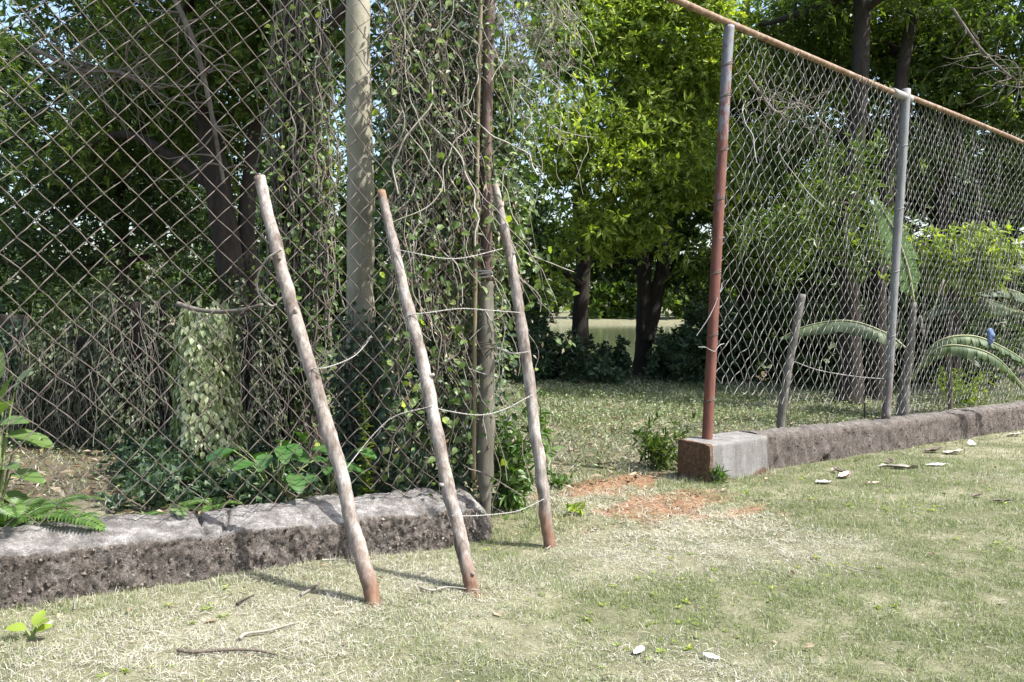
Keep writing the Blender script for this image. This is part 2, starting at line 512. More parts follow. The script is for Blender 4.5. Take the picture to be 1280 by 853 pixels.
BLOCK = wall_mat("plaster_end_block", [(.3, (.20, .19, .18)), (.5, (.275, .265, .255)), (.7, (.35, .34, .33))],
                 [(.3, (.07, .04, .027)), (.5, (.17, .105, .068)), (.75, (.30, .22, .165))], .25)

def ground_mat():
    m, nt, N, L, P = new_mat("ground_soil_and_thatch")
    geo = N.new("ShaderNodeNewGeometry"); pos = geo.outputs["Position"]
    t = noise_node(N, L, 1.6, 6, .65, pos)
    r = ramp(N, [(.32, (.08, .088, .045)), (.5, (.15, .145, .09)), (.68, (.25, .235, .165))]); L.new(t.outputs["Fac"], r.inputs["Fac"])
    t2 = noise_node(N, L, 22, 6, .75, pos)
    c = mixc(N, L, .6, r.outputs["Color"], t2.outputs["Fac"], 'OVERLAY')
    a = N.new("ShaderNodeAttribute"); a.attribute_name = "soil"
    t3 = noise_node(N, L, 7, 6, .7, pos)
    r3 = ramp(N, [(.3, (.12, .060, .034)), (.55, (.23, .135, .082)), (.75, (.34, .235, .165))]); L.new(t3.outputs["Fac"], r3.inputs["Fac"])
    sc = N.new("ShaderNodeMath"); sc.operation = 'MULTIPLY_ADD'; sc.inputs[1].default_value = .8; sc.inputs[2].default_value = -.4
    ad = N.new("ShaderNodeMath"); ad.operation = 'ADD'; L.new(t3.outputs["Fac"], sc.inputs[0]); L.new(sc.outputs[0], ad.inputs[0]); L.new(a.outputs["Fac"], ad.inputs[1])
    cl = ramp(N, [(.35, (0, 0, 0)), (.65, (1, 1, 1))]); L.new(ad.outputs[0], cl.inputs["Fac"])
    c = mixc(N, L, cl.outputs["Color"], c, r3.outputs["Color"])
    a2 = N.new("ShaderNodeAttribute"); a2.attribute_name = "humus"
    r4 = ramp(N, [(.3, (.045, .035, .025)), (.7, (.14, .11, .075))]); L.new(t2.outputs["Fac"], r4.inputs["Fac"])
    c = mixc(N, L, a2.outputs["Fac"], c, r4.outputs["Color"])
    L.new(c, P.inputs["Base Color"]); P.inputs["Roughness"].default_value = 1; P.inputs["Specular IOR Level"].default_value = .1
    b = N.new("ShaderNodeBump"); b.inputs["Strength"].default_value = .8; b.inputs["Distance"].default_value = .02
    L.new(t2.outputs["Fac"], b.inputs["Height"]); L.new(b.outputs["Normal"], P.inputs["Normal"])
    return m
GROUND = ground_mat()

def water_mat():
    m, nt, N, L, P = new_mat("pond_water")
    P.inputs["Base Color"].default_value = (.10, .115, .055, 1)
    P.inputs["Roughness"].default_value = .08
    t = noise_node(N, L, 1.5, 3, .5, None, (1, .3, 1))
    b = N.new("ShaderNodeBump"); b.inputs["Strength"].default_value = .05; b.inputs["Distance"].default_value = .05
    L.new(t.outputs["Fac"], b.inputs["Height"]); L.new(b.outputs["Normal"], P.inputs["Normal"])
    return m

def plain_mat(name, c, rough=.6, trans=0):
    m, nt, N, L, P = new_mat(name)
    t = noise_node(N, L, 25, 4, .6)
    r = ramp(N, [(.3, tuple(x * .75 for x in c)), (.7, c)]); L.new(t.outputs["Fac"], r.inputs["Fac"])
    L.new(r.outputs["Color"], P.inputs["Base Color"]); P.inputs["Roughness"].default_value = rough
    return m

# ------------------------------------------------------------------ THE GROUND AND THE POND
SOIL_C = on_ground(765, 604); SOIL_P = on_ground(890, 640); SOIL_Q = on_ground(800, 632)
POLE_FEET = [on_ground(468, 755), on_ground(590, 739), on_ground(687, 684)]
def soil_mask(X, Y):
    def ell(c, ls, ld, rot=0):
        dx, dy = X - c[0], Y - c[1]
        a = SN * dx + CS * dy; b = -CS * dx + SN * dy
        return np.exp(-((a / ls) ** 2 + (b / ld) ** 2) ** 1.4)
    m = ell(SOIL_C, 1.0, .34) * .95 + ell(SOIL_Q, 1.1, .42) * .50 + ell(SOIL_P, .85, .6) * .44
    for c in POLE_FEET: m = m + .75 * np.exp(-((X - c[0]) ** 2 + (Y - c[1]) ** 2) / .11 ** 2)
    return np.clip(m + .55 * fbm(xy3(X, Y, 5), 3, 3) * np.clip(m * 4, 0, 1), 0, 1)

def straw_mask(X, Y):
    """0 green turf .. 1 dead straw"""
    n = fbm(xy3(X, Y, 1.05), 4, 21)
    m = .36 + 1.15 * n
    for px, py, r, k in ((370, 760, .55, .75), (610, 745, .6, .55), (520, 715, .7, .45), (800, 690, .8, .35), (1090, 690, .6, .35), (120, 720, .9, .22), (300, 720, .5, .4), (900, 670, .9, .45)):
        c = STRAW_C[(px, py)]
        m = m + k * np.exp(-((X - c[0]) ** 2 + (Y - c[1]) ** 2) / r ** 2)
    m = m - .62 * np.clip((X - 1.4) / 2.2, 0, 1)
    for px, py, r, k in ((520, 830, .5, .5), (780, 780, .7, .3), (960, 760, .7, .3), (1150, 630, 1.0, .45)):
        c = STRAW_C[(px, py)]
        m = m - k * np.exp(-((X - c[0]) ** 2 + (Y - c[1]) ** 2) / r ** 2)
    return np.clip(m, 0, 1)
STRAW_C = {k: on_ground(*k) for k in ((370, 760), (610, 745), (520, 715), (800, 690), (1090, 690), (120, 720), (300, 720), (900, 670), (520, 830), (780, 780), (960, 760), (1150, 630))}

def make_ground():
    def axis(lo, hi, step, far_lo, far_hi, gro=1.22):
        a = list(np.arange(lo, hi, step))
        x, d = a[-1], step
        while x < far_hi:
            d *= gro; x += d; a.append(x)
        x, d = lo, step
        while x > far_lo:
            d *= gro; x -= d; a.insert(0, x)
        return np.array(a)
    xs = axis(-5, 8, .08, -500, 500); ys = axis(2.2, 12, .08, -60, 700)
    X, Y = np.meshgrid(xs, ys, indexing='ij')
    Z = g(X, Y)
    so = soil_mask(X, Y)
    near = (X > -7) & (X < 10) & (Y > 1) & (Y < 14)
    P3 = np.stack([X, Y, 0 * X], -1)
    Z = Z + np.where(near, .010 * fbm(P3 * 9, 3, 31) - .035 * so + .03 * so * fbm(P3 * 7, 3, 33), 0)
    D = SN * Y - CS * X
    hum = np.clip((D - 5.6) / .8, 0, 1) * np.clip((1.0 - X) / 2.5, 0, 1) * np.clip((Y - 5) / 1, 0, 1)
    hum = np.maximum(hum, np.clip((Y - 17) / 5, 0, 1))
    hum = np.clip(hum * (.8 + .4 * fbm(P3 * .6, 3, 44)), 0, .9) * np.clip((150 - Y) / 8, 0, 1)
    nx, ny = X.shape
    idx = np.arange(nx * ny).reshape(nx, ny)
    Q = np.stack([idx[:-1, :-1], idx[1:, :-1], idx[1:, 1:], idx[:-1, 1:]], -1).reshape(-1, 4)
    o = mesh_obj("ground", np.stack([X, Y, Z], -1).reshape(-1, 3), [Q], GROUND, None, True,
                 {"soil": so.ravel(), "humus": hum.ravel()})
    tag(o, "lawn and earth running from the camera through the gap to the pond", "ground", kind="structure")
make_ground()

def make_pond():
    a = np.linspace(0, 2 * np.pi, 90, endpoint=False)
    x = 5 + 112 * np.cos(a); y = 92 + 62 * np.sin(a)
    V = np.vstack([np.stack([x, y, np.full_like(x, -1.0)], -1), [[5, 92, -1.0]]])
    T = np.stack([np.arange(90), (np.arange(90) + 1) % 90, np.full(90, 90)], -1)
    o = mesh_obj("water", V, [T], water_mat())
    tag(o, "still green pond seen between the tree trunks", "pond", kind="structure")
make_pond()

# ------------------------------------------------------------------ CONCRETE KERB WALLS
def sweep_wall(s0, s1, step, prof_fn, cap_fn, disp_fn, nu):
    """prof_fn(s) -> list of (D, z) corner points from front foot over the top to back foot"""
    ss = np.arange(s0, s1 + step * .5, step)
    rows = []; caps = []
    for s in ss:
        c = np.array(prof_fn(s), float)
        seg = np.linalg.norm(np.diff(c, axis=0), axis=1); acc = np.concatenate([[0], np.cumsum(seg)]) / seg.sum()
        t = np.linspace(0, 1, nu)
        D = np.interp(t, acc, c[:, 0]); z = np.interp(t, acc, c[:, 1])
        rows.append(np.stack([np.full(nu, s), D, z], -1))
        caps.append(cap_fn(s, t, acc, D, z))
    R = np.array(rows); C = np.array(caps)
    # normals of the profile in (D,z)
    dD = np.gradient(R[..., 1], axis=1); dz = np.gradient(R[..., 2], axis=1)
    ln = np.sqrt(dD ** 2 + dz ** 2) + 1e-9
    nD, nz = -dz / ln, dD / ln
    d = disp_fn(R, C)
    R[..., 1] += nD * d; R[..., 2] += nz * d
    return R, C

def wall_part(R, C, name, mat, parent, ends=True):
    ns, nu = R.shape[:2]
    V = W(R[..., 0], R[..., 1], R[..., 2]).reshape(-1, 3)
    idx = np.arange(ns * nu).reshape(ns, nu)
    Q = np.stack([idx[:-1, :-1], idx[1:, :-1], idx[1:, 1:], idx[:-1, 1:]], -1).reshape(-1, 4)
    m = Mesh(); m.add(V, None, Q, cap=C.ravel())
    if ends:
        for row, flip in ((0, True), (ns - 1, False)):
            ring = R[row]
            cD, cz = ring[:, 1].mean(), ring[:, 2].min() - .3
            ks = np.linspace(1, 0, 9)[:, None]
            DD = cD + (ring[:, 1] - cD) * ks; zz = cz + (ring[:, 2] - cz) * ks
            s = ring[0, 0] + (-.02 if flip else .02) * (1 - ks ** 4) + 0 * DD
            P3 = W(ring[0, 0] + 0 * DD, DD, zz)
            s = s + .03 * fbm(P3 * 9, 3, 77) * (1 - ks ** 6)
            VV = W(s, DD, zz).reshape(-1, 3)
            ii = np.arange(9 * nu).reshape(9, nu)
            Q2 = np.stack([ii[:-1, :-1], ii[1:, :-1], ii[1:, 1:], ii[:-1, 1:]], -1).reshape(-1, 4)
            if not flip: Q2 = Q2[:, ::-1]
            m.add(VV, None, Q2, cap=0.0)
    return m.build(name, mat, parent)

OCT = (np.array([[1, 0, 0], [-1, 0, 0], [0, 1, 0], [0, -1, 0], [0, 0, 1], [0, 0, -1]], float),
       np.array([[0, 2, 4], [2, 1, 4], [1, 3, 4], [3, 0, 4], [2, 0, 5], [1, 2, 5], [3, 1, 5], [0, 3, 5]]))
AGG = leaf_mat("aggregate_stone", [(0, (.05, .04, .034)), (.5, (.13, .108, .093)), (.9, (.18, .155, .138)), (1, (.25, .23, .205))], 0, rough=.9, spec=.2)
def lumps(rng, P, r):
    """irregular little stones at P"""
    n = len(P); tv, tf = OCT
    V = np.repeat(tv[None], n, 0) * rng.uniform(.6, 1.3, (n, 6, 1))
    a = rdir(rng, n); b = unit(np.cross(a, rdir(rng, n))); c = np.cross(a, b)
    V = V[..., 0:1] * a[:, None] + V[..., 1:2] * b[:, None] + V[..., 2:3] * c[:, None]
    V = V * np.asarray(r)[:, None, None] + P[:, None]
    return V.reshape(-1, 3), (tf[None] + (np.arange(n) * 6)[:, None, None]).reshape(-1, 3)
def stones_on(R, C, n, r0, r1, seed, root):
    rng = np.random.default_rng(seed)
    i = rng.integers(0, R.shape[0], n * 3); j = rng.integers(0, R.shape[1] // 2, n * 3)
    ok = (C[i, j] < .35) & (R[i, j, 2] > -.45); i, j = i[ok][:n], j[ok][:n]
    P = W(R[i, j, 0], R[i, j, 1], R[i, j, 2]) + rng.normal(size=(len(i), 3)) * .004
    V, T = lumps(rng, P, r0 + (r1 - r0) * rng.uniform(0, 1, len(i)) ** 2.5)
    o = mesh_obj("exposed_aggregate", V, [T], AGG, root, False); o["kind"] = "stuff"
S_L_END = s_of(598, 5.2)
def prof_left(s):
    zf = np.interp(s, [-3, .5, 3.4, 4], [.40, .30, .085, .07]); zb = np.interp(s, [-3, .5, 3.5, 4], [.45, .36, .19, .17])
    j = .012 * math.sin(7.1 * s) + .01 * math.sin(13.7 * s + 1)
    nv = float(vnoise(np.array([s * 5.0, 3.3, 1.1]), 5)); nw = float(vnoise(np.array([s * 14.0, 8.3, 2.1]), 6))
    zf = zf + .012 * nv - .035 * max(0, nw - .15) - .05 * max(0, nv - .4); zb = zb + .02 * float(vnoise(np.array([s * 4.0, 1.3, 4.1]), 7)); j = j + .03 * max(0, nw - .1)
    drop = .10 * max(0, (s - (S_L_END - .35)) / .35) ** 2 + .04 * max(0, nw) * (s > S_L_END - .9)
    return [(4.98 + j, -.5), (4.995 + j, zf - .02 - drop), (5.012 + j, zf - drop), (5.40, zb - drop * .5), (5.45, zb - .04 - drop * .5), (5.47, -.4)]

CRACKS = [[(205, 682), (250, 673), (285, 663), (311, 651)], [(258, 664), (252, 650), (247, 636)], [(278, 664), (283, 652), (286, 640)]]
_crack_pts = []
for c in CRACKS:
    cp = smooth_path(np.array([[x, y, 0] for x, y in c], float), 60)
    jr = np.random.default_rng(4)
    for x, y, _ in cp:
        p = on_plane(x + jr.normal() * .6, y + jr.normal() * .6, 5.1)
        _crack_pts.append((SN * p[0] + CS * p[1], p[2]))
_crack_pts = np.array(_crack_pts)

def make_left_wall():
    root = empty("concrete_kerb_wall", W(1.5, 5.2, -.1))
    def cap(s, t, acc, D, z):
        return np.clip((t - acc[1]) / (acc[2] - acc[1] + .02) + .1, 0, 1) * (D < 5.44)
    def disp(R, C):
        P = W(R[..., 0], R[..., 1], R[..., 2])
        rough = fbm(P * 8, 2, 1) * .030 + fbm(P * [55, 55, 34], 2, 2) * .024 - .008 * np.clip(fbm(P * 45, 2, 8) * 3 - .6, 0, 1)
        flat = fbm(P * 4, 3, 3) * .042 + fbm(P * 26, 3, 6) * .012
        d = (rough - .006) * (1 - C) + flat * C
        # broken lumps at the gate end
        endw = np.clip((R[..., 0] - (S_L_END - 1.0)) / .8, 0, 1)
        d = d + C * endw * (.05 * np.round(2.2 * fbm(P * 5, 2, 12)) / 2.2)
        # crack grooves, found on the top and the upper edge of the face
        for k in range(R.shape[0]):
            if .3 < R[k, 0, 0] < 3.0:
                # compare in picture-free coordinates: along the wall and height projected on the face plane
                pr = P[k]; sc = 5.1 / R[k, :, 1]
                zz = CAM_Z + (pr[:, 2] - CAM_Z) * sc
                ssv = R[k, :, 0] * sc
                dd = np.sqrt((_crack_pts[:, 0][None] - ssv[:, None]) ** 2 + (_crack_pts[:, 1][None] - zz[:, None]) ** 2).min(1)
                ok = (R[k, :, 1] < 5.43)
                d[k] -= np.where(ok, .05 * np.exp(-(dd / .0075) ** 2), 0)
        return d
    R, C = sweep_wall(-1.6, S_L_END, .010, prof_left, cap, disp, 100)
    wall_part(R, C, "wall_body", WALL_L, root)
    stones_on(R, C, 2600, .006, .017, 5, root)
    tag(root, "low crumbling concrete kerb wall with cracked top, left of the gap", "wall")
make_left_wall()

S_BL0 = s_of(889, 4.97); S_BL1 = s_of(960, 4.97)
def make_right_wall():
    root = empty("concrete_kerb_wall", W(8, 5.2, -.2))
    def zt(s): return np.interp(s, [6.6, 7.7, 10.5, 15.2, 26], [.25, .24, .13, -.005, -.16])
    # plastered end block
    def pb(s):
        z = .25 - .008 * (s - S_BL0)
        return [(4.955, -.5), (4.965, z - .015), (4.98, z), (5.37, z + .01), (5.385, z - .015), (5.39, -.45)]
    R, C = sweep_wall(S_BL0, S_BL1, .02, pb, lambda s, t, acc, D, z: np.where(D > 5.375, 0, 1.) * np.clip((z + .16 + .05 * math.sin(9 * s)) / .1 + .4, 0, 1) * (1 if s > S_BL0 + .05 else .35),
                      lambda R, C: .006 * fbm(W(R[..., 0], R[..., 1], R[..., 2]) * 9, 3, 51) - .02 * np.clip(1 - (R[..., 0] - S_BL0) / .05, 0, 1) * np.abs(fbm(W(R[..., 0], R[..., 1], R[..., 2]) * 12, 2, 52)), 60)
    b = wall_part(R, C, "end_block", BLOCK, root)
    b["label"] = "pale plastered end block with earth-stained end face"
    def pw(s):
        z = zt(s); j = .015 * math.sin(3.3 * s) + .01 * math.sin(8.1 * s)
        z = z - .05 * math.exp(-((s - 10.55) / .1) ** 2)
        return [(5.02 + j, -.95), (5.03 + j, z - .05), (5.07 + j, z - .01), (5.20, z + .015), (5.33, z), (5.36, z - .05), (5.37, -.8)]
    def disp(R, C):
        P = W(R[..., 0], R[..., 1], R[..., 2])
        d = fbm(P * 8, 3, 61) * .03 + fbm(P * 26, 3, 62) * .026
        # the drain hole low in the face
        hx = s_of(1034, 5.03); hp = on_plane(1034, 575, 5.03)[2]
        hole = np.exp(-(((R[..., 0] - hx) / .055) ** 4 + ((R[..., 2] - hp) / .045) ** 4)) * (R[..., 1] < 5.1)
        return d - .16 * hole
    R, C = sweep_wall(S_BL1 + .004, 22, .03, pw, lambda s, t, acc, D, z: np.clip((t - acc[1]) / (acc[2] - acc[1] + .03), 0, 1) * (D < 5.35), disp, 60)
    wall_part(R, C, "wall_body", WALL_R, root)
    stones_on(R[:300], C[:300], 1500, .006, .016, 6, root)
    tag(root, "long weathered concrete kerb wall with pale end block, right of the gap", "wall")
make_right_wall()

# ------------------------------------------------------------------ CHAIN LINK FENCES
D_F = 5.22
def chain_mesh(s0, s1, z0fn, z1, w, v, r, warp, seed, k=4):
    m = Mesh(); rng = np.random.default_rng(seed)
    nW = int((s1 - s0) / (w / 2))
    for a in range(nW):
        sl = s0 + a * w / 2
        zb = z0fn(sl)
        j0 = int(math.ceil(zb / (v / 2))); j1 = int(z1 / (v / 2))
        js = np.arange(j0, j1 + 1)
        right = ((js + a) % 2).astype(float)
        S = sl + right * (w / 2); Z = js * v / 2
        # short straight ends at each bend, wires hook past each other
        S = S + np.where(right > 0, .004, -.004)
        P = np.stack([S, Z, np.where(right > 0, .006, -.006)], -1)
        # midpoints keep segments straight
        M = .5 * (P[:-1] + P[1:]); A = np.empty((len(P) * 2 - 1, 3)); A[0::2] = P; A[1::2] = M
        ds, dz, dD = warp(A[:, 0], A[:, 1])
        if len(A) < 3: continue
        PP = W(A[:, 0] + ds, D_F + A[:, 2] + dD, A[:, 1] + dz)
        V, T, Q = tube(PP, r, k, False, phase=.4)
        m.add(V, T, Q)
    return m

def n3(s, z, sc, seed): return vnoise(np.stack([s * sc, z * sc, 0 * s], -1), seed)
def wire_loop(m, c, R, r=.006, tilt=.0, k=4):
    a = np.linspace(0, 2 * np.pi, 13)
    P = np.stack([c[0] + R * np.cos(a), c[1] + R * np.sin(a), c[2] + tilt * np.cos(a)], -1)
    m.add(*tube(P, r, k, False))

RAIL_Z = lambda s: np.interp(s, [-10, 6.5, 7.2, 10.6, 14.0, 24], [4.78, 4.74, 4.73, 4.72, 4.55, 4.25])

def make_left_fence():
    root = empty("chain_link_fence", W(1.5, D_F, .25))
    def warp(s, z):
        torn = np.clip((s - 1.9) / 1.0, 0, 1) * np.clip((1.6 - z) / .8, 0, 1)
        a = .022 + .035 * torn
        return (a * n3(s, z, 1.6, 1) + .35 * a * n3(s, z, 9, 2), a * n3(s, z, 1.6, 3) + .35 * a * n3(s, z, 9, 4) + .02 * n3(s, z * .3, .6, 7),
                .05 * n3(s, z, .8, 5) + .02 * n3(s, z, 4, 6))
    m = chain_mesh(-2.4, S_L_END - .05, lambda s: float(np.interp(s, [-3, .5, 3.4], [.42, .34, .17])), 4.75, .185, .192, .0038, warp, 1)
    o = m.build("chain_link_mesh", WIRE_RUST, root); o["kind"] = "stuff"
    # line post of the run, left of the picture, and top rail
    p = Mesh(); p.add(*tube(smooth_path([W(-2.45, D_F + .03, .1), W(-2.45, D_F + .03, 4.8)], 12), .045, 10)); p.build("post", POST_GREY, root)
    rl = Mesh(); rl.add(*tube(smooth_path([W(-2.6, D_F, 4.78), W(1, D_F + .02, 4.77), W(S_L_END - .05, D_F, 4.76)], 14), .036, 8)); rl.build("top_rail", RAIL, root)
    tag(root, "rusty chain link fence on the crumbling kerb, left of the gap", "fence")
make_left_fence()

def make_gate_post():
    base = on_plane(607, 638, D_F); sb = SN * base[0] + CS * base[1]
    gz = float(g(base[0], base[1])) - .15
    root = empty("gate_post", (base[0], base[1], gz))
    def P(px, py, D=D_F): return on_plane(px, py, D)
    # stout algae-green lower post with a narrow foot
    path = np.array([[*P(607, 640)[:2], gz]] + [P(607, y) for y in (640, 612, 600, 560, 500, 450, 400, 362, 352)])
    rad = [.045, .046, .05, .068, .075, .076, .076, .072, .068, .058]
    m = Mesh(); m.add(*tube(smooth_path(path, 60), np.interp(np.linspace(0, 9, 60), np.arange(10), rad), 16, True, .22, 12, 3)); m.build("lower_post", SLEEVE, root)
    path = np.array([P(609, 353), P(608, 250), P(609, 130), P(612, 0), P(612, -60)])
    m = Mesh(); m.add(*tube(smooth_path(path, 40), .047, 10, True, .12, 10, 5)); m.build("upper_pipe", PIPE_BROWN, root)
    path = np.array([P(592, 600, 5.16), P(593, 480, 5.16), P(594, 360, 5.16), P(596, 240, 5.16), P(598, 110, 5.16), P(601, 0, 5.16), P(602, -60, 5.16)])
    m = Mesh(); m.add(*tube(smooth_path(path, 40), .018, 8, True, .1, 10, 6)); m.build("side_rod", ROD_YEL, root)
    for y, w in ((344, .075), (318, .06), (206, .062), (432, .098)):
        c = P(604, y, 5.2)
        m = Mesh(); a = np.linspace(0, 2 * np.pi, 21)
        for dz in (-.012, .004, .016):
            PP = np.stack([c[0] + w * np.cos(a), c[1] + .085 * np.sin(a), c[2] + dz + .012 * np.cos(a + dz * 90)], -1)
            m.add(*tube(PP, .008 if y == 344 else .005, 5, False))
        m.build("wire_tie", BAND if y in (344,) else WIRE_RUST, root)
    tag(root, "tall rusty pipe post on a stout mossy stump at the left side of the gap", "post")
make_gate_post()

def make_right_fence():
    b0 = on_plane(884, 551, D_F)
    root = empty("chain_link_fence", b0)
    def P(px, py, D=D_F): return on_plane(px, py, D)
    # red post
    path = np.array([P(883.5, 556), P(888, 470), P(895, 330), P(903, 180), P(909, 70), P(911.5, 33)])
    m = Mesh(); m.add(*tube(smooth_path(path, 50), .056, 14, True, .03, 9, 8)); po = m.build("post", POST_RED, root)
    po["label"] = "rust-red end post with worn bluish paint near its top"
    for y in (78, 118, 188, 250, 342, 420, 500):
        c = smooth_path(path, 400); i = int(np.argmin(np.abs(c[:, 2] - P(895, y)[2])))
        mm = Mesh(); wire_loop(mm, c[i], .059, .005, .02); wire_loop(mm, c[i] + [0, 0, .014], .059, .004, .03)
        mm.build("wire_tie", WIRE_RUST, po)
    # base collar of mortar
    c = P(884, 553); a = np.linspace(0, 2 * np.pi, 17)
    path = np.array([P(1107, 524), P(1111, 470), P(1118, 350), P(1126, 230), P(1133, 112)])
    m = Mesh(); m.add(*tube(smooth_path(path, 40), .058, 12, True, .03, 9, 9)); p2 = m.build("post", POST_GREY, root)
    p2["label"] = "grey galvanised line post"
    for y in (180, 260, 340, 420):
        c = smooth_path(path, 400); i = int(np.argmin(np.abs(c[:, 2] - P(1118, y)[2])))
        mm = Mesh(); wire_loop(mm, c[i], .062, .005, .02); mm.build("wire_tie", WIRE_ZINC, p2)
    for s in (17.6, 24):
        m = Mesh(); m.add(*tube(smooth_path([W(s, D_F, -.2), W(s + .1, D_F, RAIL_Z(s))], 10), .055, 10)); m.build("post", POST_GREY, root)
    # top rail in two lengths with a coupling at the grey post
    def rail(pts, nm="top_rail", r=.036):
        m = Mesh(); m.add(*tube(smooth_path(pts, 40), r, 10, True, .03, 6, 10)); return m.build(nm, RAIL, root)
    rp = lambda px, py: P(px, py)
    rail([W(S_L_END + .1, D_F, 4.77), W(5.2, D_F, 4.75), rp(845, 0), rp(911, 29), rp(1020, 75), rp(1124, 119)])
    rail([rp(1126, 117), rp(1200, 146), rp(1280, 179), W(17.6, D_F, 4.40), W(24, D_F, 4.2)])
    m = Mesh(); m.add(*tube(smooth_path([rp(1116, 115), rp(1138, 124)], 6), .052, 12)); m.build("rail_coupling", BAND, root)
    # mesh: curled up off the kerb next to the red post
    S2 = s_of(1108, D_F)
    def z0(s):
        return float(np.interp(s, [6.6, 7.2, 8.6, 9.7, 10.35, 10.6, 11.2, 24], [.95, .66, .52, .42, .34, .20, .16, -.1]))
    def warp(s, z):
        zrel = np.clip((4.7 - z) / 4.5, 0, 1)
        a = .018 + .035 * np.exp(-((s - 7.4) / .9) ** 2) + .014 * zrel
        lean = .07 * (z - .3) * np.exp(-np.clip(s - 6.7, 0, None) / 6)
        sag = -.05 * np.sin(np.pi * np.clip((s - 6.7) / 3.9, 0, 1))
        return (a * n3(s, z, 1.8, 11) + .5 * a * n3(s, z, 8, 12) + lean, a * n3(s, z, 1.8, 13) + .5 * a * n3(s, z, 8, 14) + sag * zrel,
                .07 * n3(s, z, .7, 15) + .03 * n3(s, z, 4, 16))
    sA = s_of(889, D_F) + .03
    zt = lambda s: 4.70
    m = chain_mesh(sA, 23.8, z0, 4.69, .165, .192, .0040, warp, 2, 3)
    o = m.build("chain_link_mesh", WIRE_ZINC, root); o["kind"] = "stuff"
    # loose wire ends springing from the torn edge
    rng = np.random.default_rng(5)
    for px, py in ((905, 430), (908, 350), (958, 150), (985, 120), (930, 130), (975, 180)):
        p = P(px, py, D_F - .04); q = [p]
        d = np.array([rng.normal() * .06, rng.normal() * .05, -.05])
        for _ in range(6):
            d = d + rng.normal(size=3) * .035; q.append(q[-1] + d)
        Mesh().add(*tube(smooth_path(q, 18), .0045, 4, False)).build("loose_wire", WIRE_ZINC, root)
    tag(root, "grey chain link fence with orange top rail, right of the gap", "fence")
make_right_fence()

# ------------------------------------------------------------------ LEANING POLES AND THEIR STRANDS
def pole(label, pix, wid, seed, D_top, sharpen=True):
    base = on_ground(*pix[-1]); top = on_plane(*pix[0], D_top)
    ys = np.array([p[1] for p in pix], float)
    t = (ys - ys[0]) / (ys[-1] - ys[0])
    pts = []
    for (x, y), tt in zip(pix, t):
        # depth goes linearly (in inverse depth) from the top's to the foot's
        inv = (1 - tt) / top[1] + tt / base[1]
        pts.append(at_depth(x, y, 1 / inv))
    pts = np.array(pts)
    foot = pts[-1] + unit(pts[-1] - pts[-2]) * .10
    path = smooth_path(np.vstack([pts, foot]), 110)
    r = np.interp(np.linspace(0, 1, 110), np.linspace(0, 1, len(wid)), wid)
    rng = np.random.default_rng(seed)
    for _ in range(7):      # knots
        k = rng.uniform(.05, .95); r = r * (1 + rng.uniform(.04, .13) * np.exp(-((np.linspace(0, 1, 110) - k) / .012) ** 2))
    path = path + np.stack([.006 * vnoise(np.stack([np.linspace(0, 14, 110) + 9 * seed, 0 * r, 0 * r], -1), i) for i in range(3)], -1)
    V, T, Q = tube(path, r * .84, 16, True, .22, 20, seed)
    V[110 * 16 + 1] = path[-1]
    foot_a = np.concatenate([np.repeat(np.clip((np.linspace(0, 1, 110) - .58) / .38, 0, 1), 16), [0, 1]])
    foot_a = np.maximum(foot_a, np.concatenate([np.repeat(np.clip(.55 - np.linspace(0, 1, 110) * 6, 0, .52), 16), [.6, 0]]))
    o = Mesh().add(V, T, Q, foot=foot_a).build("wooden_pole", POLE)
    for kk in rng.integers(12, 92, 4):      # cut branch stubs
        d = unit(rng.normal(size=3) * [1, .6, .4] + [.2, -.5, .3]); q = path[kk]
        st = Mesh(); sv, stt, sq = tube(np.array([q + d * r[kk] * .5, q + d * (r[kk] * .84 + .006), q + d * (r[kk] * .84 + rng.uniform(.012, .03))]), [.018, .013, .010], 7, True, .2, 30, int(kk))
        st.add(sv, stt, sq, foot=.25).build("branch_stub", POLE, o)
    tag(o, label, "pole", "wooden poles leaning on the fence")
    return path
P1 = pole("leftmost leaning wooden pole, with a loop of pale cord near its top", [(325, 222), (343, 300), (360, 368), (392, 470), (425, 590), (446, 675), (468, 755)], [.044, .047, .05, .049, .052, .052, .050], 1, 5.16)
P2 = pole("middle leaning pole, pale lichened wood joined by strands to both neighbours", [(477, 240), (493, 310), (512, 390), (535, 485), (561, 610), (577, 680), (590, 739)], [.037, .042, .048, .050, .052, .052, .052], 2, 5.16)
P3 = pole("rightmost leaning pole, silver grey with stripped reddish foot beside the gap", [(618, 230), (631, 290), (643, 345), (655, 430), (669, 540), (678, 610), (687, 684)], [.035, .043, .051, .054, .056, .055, .050], 3, 5.12)

def depth_on(path, px, py):
    # nearest point of a pole path to that ray
    r = unit(ray(px, py)); o = np.array([0, 0, CAM_Z]); d = path - o
    t = d @ r
    k = np.argmin(np.linalg.norm(d - t[:, None] * r, axis=1))
    return path[k][1]

